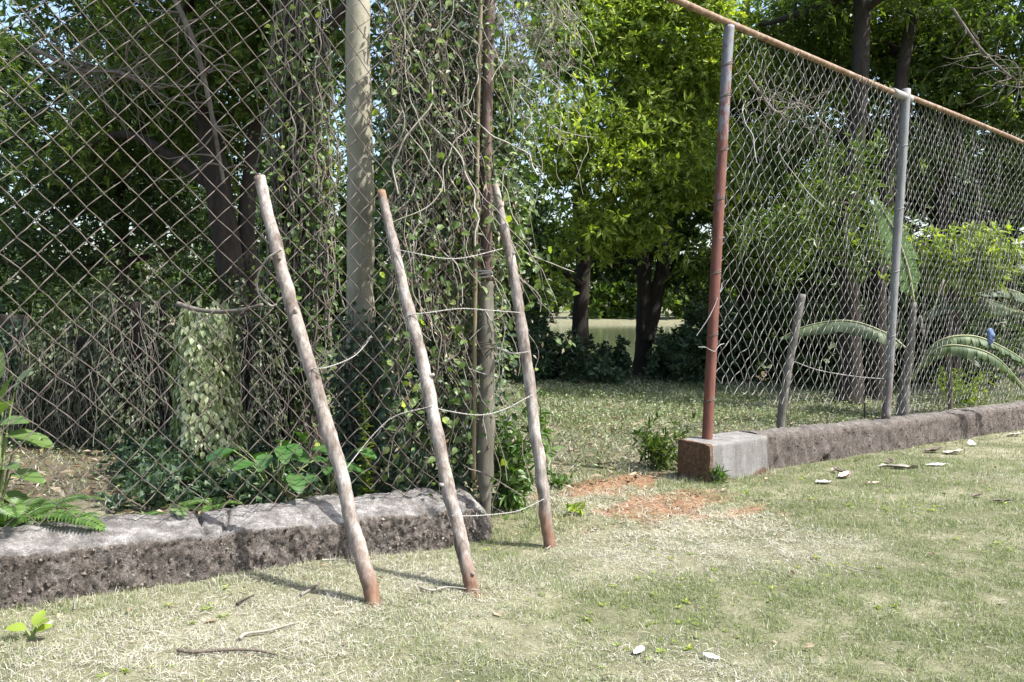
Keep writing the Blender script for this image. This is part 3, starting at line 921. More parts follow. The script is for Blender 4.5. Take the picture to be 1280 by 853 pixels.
def strand(label, pix, Ys, r=.006, mat=WIRE_PALE, cat="wire", twist=True, name="wire_strand", group="pale strands tied between the leaning poles"):
    pts = [at_depth(x, y, Y) for (x, y), Y in zip(pix, Ys)]
    p = smooth_path(pts, 14 * len(pts))
    n = len(p); rng = np.random.default_rng(int(pix[0][0]))
    m = Mesh()
    if twist:
        a = np.arange(n) * 1.9
        off = np.stack([0 * a, np.cos(a), np.sin(a)], -1) * r * .6
        m.add(*tube(p + off, r * .62, 5)); m.add(*tube(p - off, r * .62, 5))
        for k in range(3, n - 3, 9):   # small barbs
            d = rdir(rng, 1)[0] * .018
            m.add(*tube(np.array([p[k] - d, p[k], p[k] + d]), r * .5, 4))
    else:
        m.add(*tube(p, r, 5))
    o = m.build(name, mat)
    tag(o, label, cat, group)
    return o
d1 = lambda x, y: depth_on(P1, x, y); d2 = lambda x, y: depth_on(P2, x, y); d3 = lambda x, y: depth_on(P3, x, y)
fd = lambda x: on_plane(x, 400, 5.18)[1]
strand("pale cord looping left from near the top of the leftmost pole", [(352, 312), (333, 325), (322, 348), (324, 368), (338, 382), (346, 381)], [d1(345, 310) - .07, d1(345, 310) - .05, 5.2, 5.2, 5.2, 5.2], .007, STEM_PALE, "cord", False, "cord_loop", None)
strand("short strand from the leftmost pole curving right up to the mesh", [(388, 461), (410, 459), (440, 447), (456, 432), (464, 420)], [d1(390, 461) - .06, d1(390, 461), 5.3, 5.5, 5.55], .0042)
strand("long strand rising from the lower leftmost pole to the middle pole", [(424, 598), (445, 570), (470, 540), (495, 520), (540, 508)], [d1(424, 598) - .06, 5.05, 5.15, 5.2, d2(535, 508) - .06], .0042)
strand("topmost strand between the middle and rightmost poles", [(495, 312), (520, 317), (553, 323), (583, 322), (628, 311)], [d2(495, 312) - .05, 5.6, 5.75, 5.9, d3(632, 311) - .06], .0042)
strand("second strand down between the middle and rightmost poles, nearly level", [(510, 394), (535, 391), (575, 386), (610, 388), (650, 391)], [d2(510, 394) - .05, 5.5, 5.7, 5.85, d3(648, 391) - .07], .0042)
strand("sagging strand at mid height between the middle and rightmost poles", [(538, 508), (560, 514), (600, 519), (630, 512), (665, 494)], [d2(538, 508) - .05, 5.4, 5.6, 5.8, d3(660, 494) - .07], .0042)
strand("lowest strand between the middle and rightmost poles, near the ground", [(565, 645), (590, 645), (620, 643), (650, 638), (680, 624)], [d2(568, 645) - .05, 5.3, 5.5, 5.75, d3(676, 624) - .07], .0042)
strand("short wire from the mossy gate post hanging to the rightmost pole at breast height", [(612, 430), (628, 438), (642, 442), (660, 440)], [6.45, 6.2, 6.1, d3(656, 440) - .06], .005, WIRE_PALE)
strand("wire wrapped slantwise across the front of the mossy gate post", [(586, 461), (600, 466), (614, 470), (622, 471)], [6.34, 6.32, 6.33, 6.42], .005, WIRE_PALE)
strand("thin dead wire on the mesh under the lowest gate post tie", [(585, 586), (605, 592), (630, 606), (655, 622)], [6.2, 6.25, 6.1, 6.0], .005, STEM_GREY)

# ------------------------------------------------------------------ TREES
def tree(name, label, trunk_pts, r0, r1, lobes, nclump, nsprig, leafL, leafW, leafmat, bark, seed, rc=.5, kleaf=7, extra_trunks=(), tpl=DIAM, flare=1.5, limb_r=None, gap=.0, skip_limbs=False, nlimb=9, droop=.15):
    rng = np.random.default_rng(seed)
    base = np.array(trunk_pts[0], float)
    root = empty(name, base)
    m = Mesh(); nodes = []
    for pts, a, b in [(trunk_pts, r0, r1)] + list(extra_trunks):
        n = 60
        p = smooth_path(pts, n)
        t = np.linspace(0, 1, n)
        h = (p[:, 2] - p[0, 2])
        p = p + np.stack([.05 * vnoise(np.stack([h * .7, 0 * h, 0 * h], -1), seed + i) * np.clip(h, 0, 1) for i in (0, 1)] + [0 * h], -1)
        r = a * (1 - t) + b * t
        r = r * (1 + (flare - 1) * np.exp(-h / .35) * (1 if p[0, 2] < base[2] + .4 else 0))
        m.add(*tube(p, r, 16, True, .14, 5, seed))
        for k in range(15, n): nodes.append((p[k], r[k]))
    m.build("trunk", bark, root)
    # clump centres in the lobes
    vol = np.array([l[3] * l[4] * l[5] for l in lobes]) ** .8
    cnt = np.maximum(1, (nclump * vol / vol.sum()).astype(int))
    C = []
    for l, c in zip(lobes, cnt):
        d = rdir(rng, c * 3); rad = rng.uniform(.12, 1, c * 3) ** .45
        q = np.array(l[:3]) + d * rad[:, None] * np.array(l[3:6])
        keep = fbm(q * .55, 2, seed + 3) > -.12 + gap
        C.append(q[keep][:c])
    C = np.vstack(C)
    C = C[C[:, 2] > base[2] + .3]
    if not skip_limbs:
        nodesP = np.array([q[0] for q in nodes]); nodesR = np.array([q[1] for q in nodes])
        bm = Mesh()
        targets = [C[rng.integers(len(C))]]
        for _ in range(nlimb - 1):
            dmin = np.min(np.linalg.norm(C[:, None] - np.array(targets)[None], axis=2), axis=1)
            targets.append(C[np.argmax(dmin * rng.uniform(.6, 1, len(C)))])
        for tg in targets:
            dd = np.linalg.norm(nodesP - tg, axis=1) + 1.2 * np.clip(nodesP[:, 2] - (tg[2] - .5), 0, None)
            k = np.argmin(dd); st = nodesP[k]
            mid = st * .5 + tg * .5 + rng.normal(size=3) * .12 * np.linalg.norm(tg - st) + np.array([0, 0, .10 * np.linalg.norm(tg - st)])
            p = smooth_path([st, mid, tg], 16); rr = np.linspace(min(nodesR[k] * .6, limb_r or 9), .02, 16)
            bm.add(*tube(p, rr, 6, False, .1, 4, seed))
            nodesP = np.vstack([nodesP, p[2:]]); nodesR = np.concatenate([nodesR, rr[2:]])
        for c in C[rng.permutation(len(C))][:240]:
            k = np.argmin(np.linalg.norm(nodesP - c, axis=1)); st = nodesP[k]
            L = np.linalg.norm(c - st)
            if L < .1: continue
            mid = (st + c) / 2 + rng.normal(size=3) * .12 * L
            p = smooth_path([st, mid, c], 6); rr = np.linspace(min(.03, nodesR[k] * .6), .008, 6)
            bm.add(*tube(p, rr, 4, False))
            nodesP = np.vstack([nodesP, p[3:5]]); nodesR = np.concatenate([nodesR, rr[3:5]])
        bm.build("branches", bark, root)
    # leaf sprigs: whorls of blades round twig ends
    n = len(C)
    cs = np.repeat(C, nsprig, 0)
    off = rng.normal(size=(len(cs), 3)) * np.array([.52, .52, .36]) * rc * np.repeat(rng.uniform(.7, 1.3, n), nsprig)[:, None]
    sp = cs + off
    ctr = np.mean(C, 0)
    ax = unit(unit(off) + .5 * unit(sp - ctr) + np.array([0, 0, .45 - droop]) + .35 * rdir(rng, len(sp)))
    P = np.repeat(sp, kleaf, 0); A = np.repeat(ax, kleaf, 0)
    rd = rdir(rng, len(P)); perp = unit(rd - (rd * A).sum(1, keepdims=True) * A)
    al = rng.uniform(.5, 1.45, len(P))[:, None]
    dr = A * np.cos(al) + perp * np.sin(al) + np.array([0, 0, -droop])
    L = leafL * np.clip(rng.lognormal(-.12, .32, len(P)), .35, 1.6) * np.repeat(np.repeat(rng.uniform(.75, 1.2, n), nsprig), kleaf)
    P = P + dr * (.15 * L[:, None])
    V, T = leaves(P, dr, A + .3 * rdir(rng, len(P)), L, L / leafL * leafW, tpl)
    mesh_obj("crown", V, [T], leafmat, root, False)
    tag(root, label, "tree")
    return root

def gpt(px, Y, dz=0):
    X = (px - 640) / F_PX * Y
    return np.array([X, Y, float(g(X, Y)) - .1 + dz])

def up(px, py, Y): return at_depth(px, py, Y)

# A: smooth pale trunk close behind the fence
bA = gpt(448, 8.0)
tree("broadleaf_tree", "smooth pale grey-green trunk rising close behind the rusty mesh", [bA, up(448, 480, 8), up(449, 330, 8), up(450, 150, 8), up(449, -40, 8), up(452, -260, 8)], .155, .11,
     [(-1.8, 10.6, 9.2, 2.6, 2.4, 1.7), (0.4, 10.0, 9.4, 2.0, 1.8, 1.3)], 260, 16, .15, .055, LF_MID, BARK_PALE, 11, .5, 7, flare=1.9, nlimb=7)
# B: dark trunk wrapped in dead vines
bB = gpt(372, 9.6)
tree("broadleaf_tree", "dark trunk wrapped in dead vine stems left of the smooth pale trunk", [bB, up(372, 430, 9.6), up(374, 260, 9.6), up(368, 100, 9.6), up(372, -40, 9.6), up(360, -220, 9.6)], .235, .16,
     [(-3.6, 10.6, 7.6, 2.6, 2.6, 1.8), (-1.6, 11.6, 8.0, 2.4, 2.2, 1.6), (-3.0, 12.2, 5.4, 1.6, 1.2, .9)], 330, 17, .13, .05, LF_MID, BARK_DARK, 12, .5, 7, gap=.08,
     extra_trunks=[([up(366, 96, 9.6), up(392, 58, 9.4), up(420, 22, 9.2), up(446, -8, 9.0), up(480, -60, 8.8)], .085, .05)], nlimb=8)
# C: leaning dark pair
tree("broadleaf_tree", "pair of dark trunks leaning left behind the ivy mound", [gpt(296, 13.0), up(292, 340, 13), up(276, 240, 13), up(254, 130, 13), up(232, 20, 13), up(210, -90, 13)], .24, .15,
     [(-5.4, 13.2, 6.6, 2.8, 2.6, 1.8), (-7.6, 14.5, 5.4, 2.0, 2.0, 1.4), (-4.4, 14.6, 4.6, 1.3, 1.2, 1.0)], 330, 17, .14, .05, LF_MID, BARK_DARK, 13, .55, 7, gap=.08,
     extra_trunks=[([gpt(318, 13.2), up(316, 350, 13.2), up(312, 260, 13.2), up(322, 140, 13.2), up(330, 0, 13.2)], .17, .10)], nlimb=8)
# D: thin dark trunk at far left
tree("broadleaf_tree", "thin dark trunk at far left with drooping dark green boughs", [gpt(150, 17), up(156, 330, 17), up(150, 220, 17), up(160, 80, 17), up(150, -60, 17)], .16, .09,
     [(-8.4, 17, 5.2, 2.2, 2.0, 1.7), (-7.2, 16.4, 7.8, 2.6, 2.2, 1.6), (-9.2, 15.8, 3.0, 1.4, 1.2, 1.0), (-6.6, 16.6, 3.6, 1.2, 1.2, .8)], 340, 16, .16, .05, LF_DARK, BARK_DARK, 14, .6, 7, nlimb=9, gap=.1)
# E: bright tree in the gap
tree("broadleaf_tree", "bright yellow-green crowned tree straight ahead through the gap", [gpt(722, 23.5), up(724, 400, 23.5), up(730, 340, 23.5), up(722, 240, 23.5), up(735, 100, 23.5), up(730, -80, 23.5)], .27, .12,
     [(3.4, 21.6, 9.2, 2.3, 2.0, 2.6), (2.3, 20.8, 5.8, 1.9, 1.6, 1.5), (4.2, 20.6, 4.6, 1.15, 1.1, 1.2), (4.6, 21.2, 6.6, 1.0, 1.0, 1.0), (2.6, 21.0, 3.6, 1.5, 1.2, .7), (1.0, 22.5, 9.5, 1.6, 1.6, 1.8), (4.7, 20.4, 8.6, 1.1, 1.0, 1.9), (3.2, 19.6, 2.9, 1.0, .9, .6), (.5, 22.4, 2.7, .9, .8, 1.0)], 430, 22, .195, .066, LF_BRIGHT, BARK_DARK, 15, .68, 8, nlimb=11, gap=.10)
# F: forked trunk in the gap
tree("broadleaf_tree", "dark forked trunk beside the pond, seen just left of the red post", [gpt(803, 24.5), up(804, 420, 24.5), up(803, 330, 24.5), up(800, 240, 24.5), up(790, 120, 24.5), up(795, -60, 24.5)], .27, .14,
     [(6.2, 25.5, 6.0, 2.4, 2.0, 1.6), (5.6, 25.2, 10.0, 3.2, 2.2, 2.2), (7.0, 23.6, 3.4, 1.2, 1.1, .9), (3.0, 26, 4.2, 2.2, 1.6, 1.0), (6.0, 23.6, 2.4, .8, .8, 1.0)], 380, 18, .2, .066, LF_MID, BARK_DARK, 16, .7, 8, gap=.08,
     extra_trunks=[([up(808, 428, 24.4), up(818, 380, 24.4), up(828, 320, 24.4), up(836, 230, 24.4), up(834, 120, 24.4), up(850, 0, 24.4)], .24, .13)], nlimb=9)
# G: right side
tree("broadleaf_tree", "thick dark trunk behind the grey mesh between red and grey posts", [gpt(1062, 17), up(1062, 380, 17), up(1056, 300, 17), up(1066, 200, 17), up(1075, 60, 17), up(1070, -80, 17)], .25, .15,
     [(8.2, 19.6, 8.6, 2.4, 2.0, 1.6), (7.6, 16.9, 8.7, 1.7, 1.2, 1.1), (10.0, 19.4, 9.2, 2.5, 2.2, 1.7), (6.4, 18.4, 5.2, 1.2, 1.1, 1.0), (5.55, 15.8, 3.3, .8, .7, .5), (6.6, 15.6, 4.0, .8, .7, .6), (7.0, 15.8, 2.6, .7, .6, .6)], 360, 18, .16, .055, LF_MID, BARK_DARK, 17, .6, 8, gap=.06,
     extra_trunks=[([gpt(1096, 17.6), up(1098, 380, 17.6), up(1102, 280, 17.6), up(1120, 140, 17.6), up(1140, 0, 17.6)], .2, .12)], nlimb=9)
tree("broadleaf_tree", "leafy tree arching over the top rail right of the grey post", [gpt(1190, 19), up(1192, 330, 19), up(1180, 230, 19), up(1215, 110, 19), up(1240, -40, 19)], .2, .11,
     [(10.8, 18.6, 7.8, 2.6, 2.2, 1.8), (12.6, 18.2, 5.6, 1.9, 1.7, 1.6), (9.4, 19.6, 5.6, 1.4, 1.4, 1.2), (10.2, 20.2, 10.6, 2.6, 2.2, 1.4), (13.4, 18.6, 8.4, 2.2, 2, 1.8)], 420, 18, .17, .06, LF_MID, BARK_DARK, 18, .6, 8, nlimb=10, gap=.06)
tree("broadleaf_tree", "tall dark tree standing behind the red post", [gpt(930, 27), up(932, 380, 27), up(936, 250, 27), up(930, 100, 27), up(935, -60, 27)], .25, .13,
     [(8.0, 27, 8.0, 2.6, 2.2, 2.6), (8.6, 26.5, 4.2, 2.0, 1.6, 1.6), (10.5, 27.5, 9.6, 2.4, 2.2, 2.0), (11.0, 27, 5.5, 1.8, 1.4, 1.6)], 330, 17, .22, .07, LF_MID, BARK_DARK, 19, .75, 8, nlimb=9, gap=.1)

# ------------------------------------------------------------------ thicket, undergrowth and far woodland (masses)
def leaf_mass(name, label, cat, boxes, mat, L, Wd, seed, k=8, tpl=DIAM, rc=.35, kind="stuff", up_bias=.35):
    """boxes: (x,y,z, rx,ry,rz, nsprig) ellipsoidal masses of leafy sprigs with noise-carved gaps"""
    rng = np.random.default_rng(seed); Vs = []; Ts = []; n0 = 0
    for (x, y, z, rx, ry, rz, ns) in boxes:
        d = rdir(rng, ns * 2); rad = rng.uniform(.05, 1, ns * 2) ** .5
        sp = np.array([x, y, z]) + d * rad[:, None] * np.array([rx, ry, rz]) * (1 + .35 * fbm(d * 2 + x, 2, seed))[:, None]
        keep = fbm(sp * (1.2 / max(rc, .2)), 2, seed + 1) > .02
        sp = sp[keep][:ns]
        gz = g(sp[:, 0], sp[:, 1]); sp = sp[sp[:, 2] > gz + .02]
        if not len(sp): continue
        ax = unit(.6 * unit(sp - np.array([x, y, z - rz * .3])) + rdir(rng, len(sp)) * .7 + np.array([0, 0, up_bias]))
        P = np.repeat(sp, k, 0); A = np.repeat(ax, k, 0)
        rd = rdir(rng, len(P)); perp = unit(rd - (rd * A).sum(1, keepdims=True) * A)
        al = rng.uniform(.4, 1.5, len(P))[:, None]
        dr = A * np.cos(al) + perp * np.sin(al) + np.array([0, 0, -.12])
        ll = L * rng.uniform(.6, 1.25, len(P))
        V, T = leaves(P, dr, A + .3 * rdir(rng, len(P)), ll, ll / L * Wd, tpl)
        Vs.append(V); Ts.append(T + n0); n0 += len(V)
    o = mesh_obj(name, np.vstack(Vs), [np.vstack(Ts)], mat, None, False)
    if label: tag(o, label, cat, kind=kind)
    return o

rngm = np.random.default_rng(77)
bx = []
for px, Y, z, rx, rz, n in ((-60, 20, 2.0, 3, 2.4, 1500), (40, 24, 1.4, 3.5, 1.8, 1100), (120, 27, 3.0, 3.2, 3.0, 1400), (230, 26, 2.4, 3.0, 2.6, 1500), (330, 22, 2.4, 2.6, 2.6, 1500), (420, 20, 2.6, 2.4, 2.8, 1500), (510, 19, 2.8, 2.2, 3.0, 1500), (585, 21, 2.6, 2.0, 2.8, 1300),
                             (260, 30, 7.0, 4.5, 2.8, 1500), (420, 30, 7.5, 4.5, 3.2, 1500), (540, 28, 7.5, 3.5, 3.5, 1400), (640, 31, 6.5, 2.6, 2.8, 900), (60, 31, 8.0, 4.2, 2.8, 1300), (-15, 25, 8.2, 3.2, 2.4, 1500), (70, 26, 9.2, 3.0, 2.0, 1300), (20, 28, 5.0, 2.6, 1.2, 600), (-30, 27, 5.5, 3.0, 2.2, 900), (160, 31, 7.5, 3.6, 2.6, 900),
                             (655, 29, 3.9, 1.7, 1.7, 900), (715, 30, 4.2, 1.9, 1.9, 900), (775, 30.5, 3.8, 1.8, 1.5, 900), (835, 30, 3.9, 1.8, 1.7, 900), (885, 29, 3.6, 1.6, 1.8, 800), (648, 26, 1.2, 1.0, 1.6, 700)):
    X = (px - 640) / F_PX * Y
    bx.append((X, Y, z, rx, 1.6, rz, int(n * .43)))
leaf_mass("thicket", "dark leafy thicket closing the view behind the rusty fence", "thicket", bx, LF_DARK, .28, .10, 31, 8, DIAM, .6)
bx = []
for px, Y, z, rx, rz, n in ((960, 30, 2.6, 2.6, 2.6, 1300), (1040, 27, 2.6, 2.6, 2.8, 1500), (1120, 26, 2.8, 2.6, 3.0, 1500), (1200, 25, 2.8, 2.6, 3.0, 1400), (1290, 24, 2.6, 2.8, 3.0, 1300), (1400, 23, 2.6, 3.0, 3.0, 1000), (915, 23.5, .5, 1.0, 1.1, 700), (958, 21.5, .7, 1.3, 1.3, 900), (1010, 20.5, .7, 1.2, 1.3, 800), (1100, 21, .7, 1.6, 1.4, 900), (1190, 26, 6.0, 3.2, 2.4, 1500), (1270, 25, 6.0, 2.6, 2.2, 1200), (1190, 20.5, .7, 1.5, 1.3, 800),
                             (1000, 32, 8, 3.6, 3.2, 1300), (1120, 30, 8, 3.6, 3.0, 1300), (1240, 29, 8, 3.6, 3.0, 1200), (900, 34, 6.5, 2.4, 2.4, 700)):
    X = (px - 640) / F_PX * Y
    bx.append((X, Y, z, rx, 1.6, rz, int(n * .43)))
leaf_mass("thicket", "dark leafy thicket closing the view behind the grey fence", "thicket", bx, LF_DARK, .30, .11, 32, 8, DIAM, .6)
bx = []
for k in range(34):
    px = rngm.uniform(632, 908); Y = rngm.uniform(20.5, 26.5); X = (px - 640) / F_PX * Y
    h = rngm.uniform(.25, 1.0) + 1.2 * max(0, 1 - abs(px - 655) / 45) + 1.4 * max(0, 1 - abs(px - 890) / 45)
    bx.append((X, Y, -.36 + h * .5, rngm.uniform(.3, .8), .5, h, int(90 + 90 * h)))
leaf_mass("undergrowth", "low blue-green undergrowth along the foot of the trees through the gap", "undergrowth", bx, LF_BLUE, .17, .08, 33, 6, DIAM, .3)
bx = []
for k in range(46):
    X = -110 + k * 5.2 + rngm.uniform(-2, 2); Y = 157 + rngm.uniform(0, 26); h = rngm.uniform(5, 10)
    bx.append((X, Y, float(g(X, Y)) + h * .6, rngm.uniform(4, 6.5), 4, h, 200))
leaf_mass("far_woodland", "pale green woodland on the far bank of the pond", "woodland", bx, LF_MID, 1.9, .9, 34, 6, DIAM, 2.0)

bx = []
for k in range(64):
    px = rngm.uniform(150, 600); D = rngm.uniform(5.65, 8.6); p = on_plane(px, 400, D); gz = float(g(p[0], p[1]))
    h = rngm.uniform(.10, .26) * (.7 + .3 * (D > 6.6))
    bx.append((p[0], p[1], gz + h * .6, .28, .24, h, 60))
leaf_mass("ground_cover", "low leafy ground cover in the shade behind the left kerb", "ground cover", bx, LF_BLUE, .075, .038, 35, 6, DIAM, .25)

# ------------------------------------------------------------------ climbing vines
def hanging_stems(rng, starts, length, sway, r, seg=.12, k=3, down=1.0, wob=.5, clear=None):
    m = Mesh(); pts_all = []
    for st in starts:
        n = max(4, int(length * rng.uniform(.4, 1.2) / seg))
        d = np.array([rng.normal() * sway, rng.normal() * sway * .4, -down]); p = [np.array(st, float)]
        for _ in range(n):
            d = unit(d + rng.normal(size=3) * wob * np.array([1, .4, .5]) + np.array([0, 0, -.25 * down]))
            p.append(p[-1] + d * seg)
        p = np.array(p)
        zg = g(p[:, 0], p[:, 1]) + .02
        p = p[p[:, 2] > zg]
        if clear is not None:          # keep off the smooth trunk: stay on the gate side of this line
            bad = np.nonzero(p[:, 0] / p[:, 1] < clear)[0]
            if len(bad): p = p[:bad[0]]
        if len(p) < 3: continue
        p2 = smooth_path(p, len(p) * 2)
        m.add(*tube(p2, r * rng.uniform(.5, 1.4), k, False)); pts_all.append(p2)
    return m, pts_all

def vine_leaves(rng, pts, n, L, Wd, spread, tpl=HEX, down=.6, face=None, clear=None):
    P = np.vstack(pts); P = P[rng.integers(0, len(P), n)] + rng.normal(size=(n, 3)) * spread
    if clear is not None: P = P[P[:, 0] / P[:, 1] > clear]; n = len(P)
    dr = unit(rdir(rng, n) * np.array([1, 1, .6]) + np.array([0, 0, -down]))
    nor = unit(rdir(rng, n) * .6 + (np.array([.3, -.8, .5]) if face is None else face))
    ll = L * rng.uniform(.5, 1.25, n)
    return leaves(P, dr, nor, ll, ll / L * Wd, tpl)

def make_vine_curtain():
    rng = np.random.default_rng(101); CLR = (474 - 640) / F_PX
    root = empty("climbing_vine", on_plane(540, 600, 5.4))
    st = [on_plane(rng.uniform(482, 604), rng.uniform(-90, 420), 5.30 + abs(rng.normal()) * .3) for _ in range(430)]
    m, pts = hanging_stems(rng, st, 1.9, .2, .0036, .10, 3, 1.0, .36, (482 - 640) / F_PX)
    m.build("dead_stems", STEM_GREY, root)
    st = [on_plane(rng.uniform(495, 612), rng.uniform(-80, 330), 5.16 + rng.uniform(0, .25)) for _ in range(52)]
    m2, pts2 = hanging_stems(rng, st, 1.5, .4, .005, .11, 5, .8, .45, (478 - 640) / F_PX)
    m2.build("pale_stems", STEM_PALE, root)
    V, T = vine_leaves(rng, pts, 4200, .07, .048, .10, clear=CLR)
    mesh_obj("leaves", V, [T], LF_VINE, root, False)
    V, T = vine_leaves(rng, pts, 4500, .055, .028, .09, DIAM, clear=CLR)
    mesh_obj("leaves", V, [T], LF_GREY, root, False)
    V, T = vine_leaves(rng, pts, 1500, .055, .022, .09, DIAM, 1.0, clear=CLR)
    mesh_obj("leaves", V, [T], LF_DRY, root, False)
    P = [np.array([on_plane(rng.uniform(494, 606), rng.uniform(-80, 605), 5.55 + abs(rng.normal()) * .55)]) for _ in range(900)]
    V, T = vine_leaves(rng, P, 17000, .085, .05, .13, DIAM, clear=CLR)
    mesh_obj("leaves", V, [T], LF_BLUE, root, False)
    tag(root, "thick curtain of vines and dead stems left of the mossy gate post", "vine")
make_vine_curtain()

def make_vine_right():
    rng = np.random.default_rng(102)
    root = empty("climbing_vine", on_plane(640, 100, 5.3))
    st = [on_plane(rng.uniform(608, 700), rng.uniform(-130, 130), 5.3 + rng.normal() * .2) for _ in range(130)]
    m, pts = hanging_stems(rng, st, 1.0, .6, .0036, .09, 4, .7, .36)
    m.build("dead_stems", STEM_PALE, root)
    V, T = vine_leaves(rng, pts, 1500, .06, .03, .08)
    mesh_obj("leaves", V, [T], LF_VINE, root, False)
    # fluffy pale seed heads: bursts of fine hairs
    fm = Mesh()
    for _ in range(80):
        c = on_plane(rng.uniform(612, 725), rng.uniform(-20, 85) , 5.2 + rng.normal() * .2)
        n = 90; d = rdir(rng, n)
        V, T = leaves(np.repeat(c[None], n, 0) + d * .008, d, rdir(rng, n), rng.uniform(.02, .05, n), .0035, BLADE1)
        fm.add(V, T)
    fm.build("seed_fluff", STEM_PALE, root, False)
    P = [np.array([on_plane(rng.uniform(616, 650), rng.uniform(90, 330), 5.35 + abs(rng.normal()) * .15)]) for _ in range(160)]
    V, T = vine_leaves(rng, P, 800, .085, .06, .08)
    mesh_obj("leaves", V, [T], LF_VINE, root, False)
    tag(root, "pale feathery vine spilling right from the top of the gate post", "vine")
make_vine_right()

def make_trunk_vine():
    rng = np.random.default_rng(103)
    root = empty("climbing_vine", gpt(372, 9.4))
    m = Mesh(); pts = []
    for _ in range(150):
        y0 = rng.uniform(-40, 360); x0 = rng.uniform(338, 412); y = y0; x = x0; q = []
        Y = 9.25 + rng.normal() * .08
        for _ in range(int(rng.uniform(5, 16))):
            q.append(up(x, y, Y)); y += rng.uniform(14, 26); x += rng.normal() * 5; Y += rng.normal() * .02
            if y > 590: break
        if len(q) < 3: continue
        p = smooth_path(q, len(q) * 3); m.add(*tube(p, rng.uniform(.004, .014), 4, False)); pts.append(p)
    m.build("dead_stems", STEM_GREY, root)
    V, T = vine_leaves(rng, pts, 2600, .08, .055, .10)
    mesh_obj("leaves", V, [T], LF_VINE, root, False)
    tag(root, "dead creeper stems hanging round the dark trunk", "vine")
make_trunk_vine()

def make_base_vine():
    rng = np.random.default_rng(105); root = empty("climbing_vine", gpt(448, 7.8))
    m = Mesh(); pts = []
    for _ in range(46):
        y = rng.uniform(380, 500); x = rng.uniform(424, 474); Y = 7.72 + rng.normal() * .06; q = []
        for _ in range(int(rng.uniform(4, 10))):
            q.append(up(x, y, Y)); y += rng.uniform(12, 26); x += rng.normal() * 4; Y -= .01
            if y > 600: break
        if len(q) < 3: continue
        p = smooth_path(q, len(q) * 3); m.add(*tube(p, rng.uniform(.004, .010), 4, False)); pts.append(p)
    m.build("dead_stems", STEM_GREY, root)
    V, T = vine_leaves(rng, pts, 1100, .07, .045, .07)
    mesh_obj("leaves", V, [T], LF_BLUE, root, False)
    V, T = vine_leaves(rng, pts, 900, .055, .03, .07, DIAM)
    mesh_obj("leaves", V, [T], LF_GREY, root, False)
    tag(root, "creeper clothing the flared foot of the smooth pale trunk", "vine")
make_base_vine()

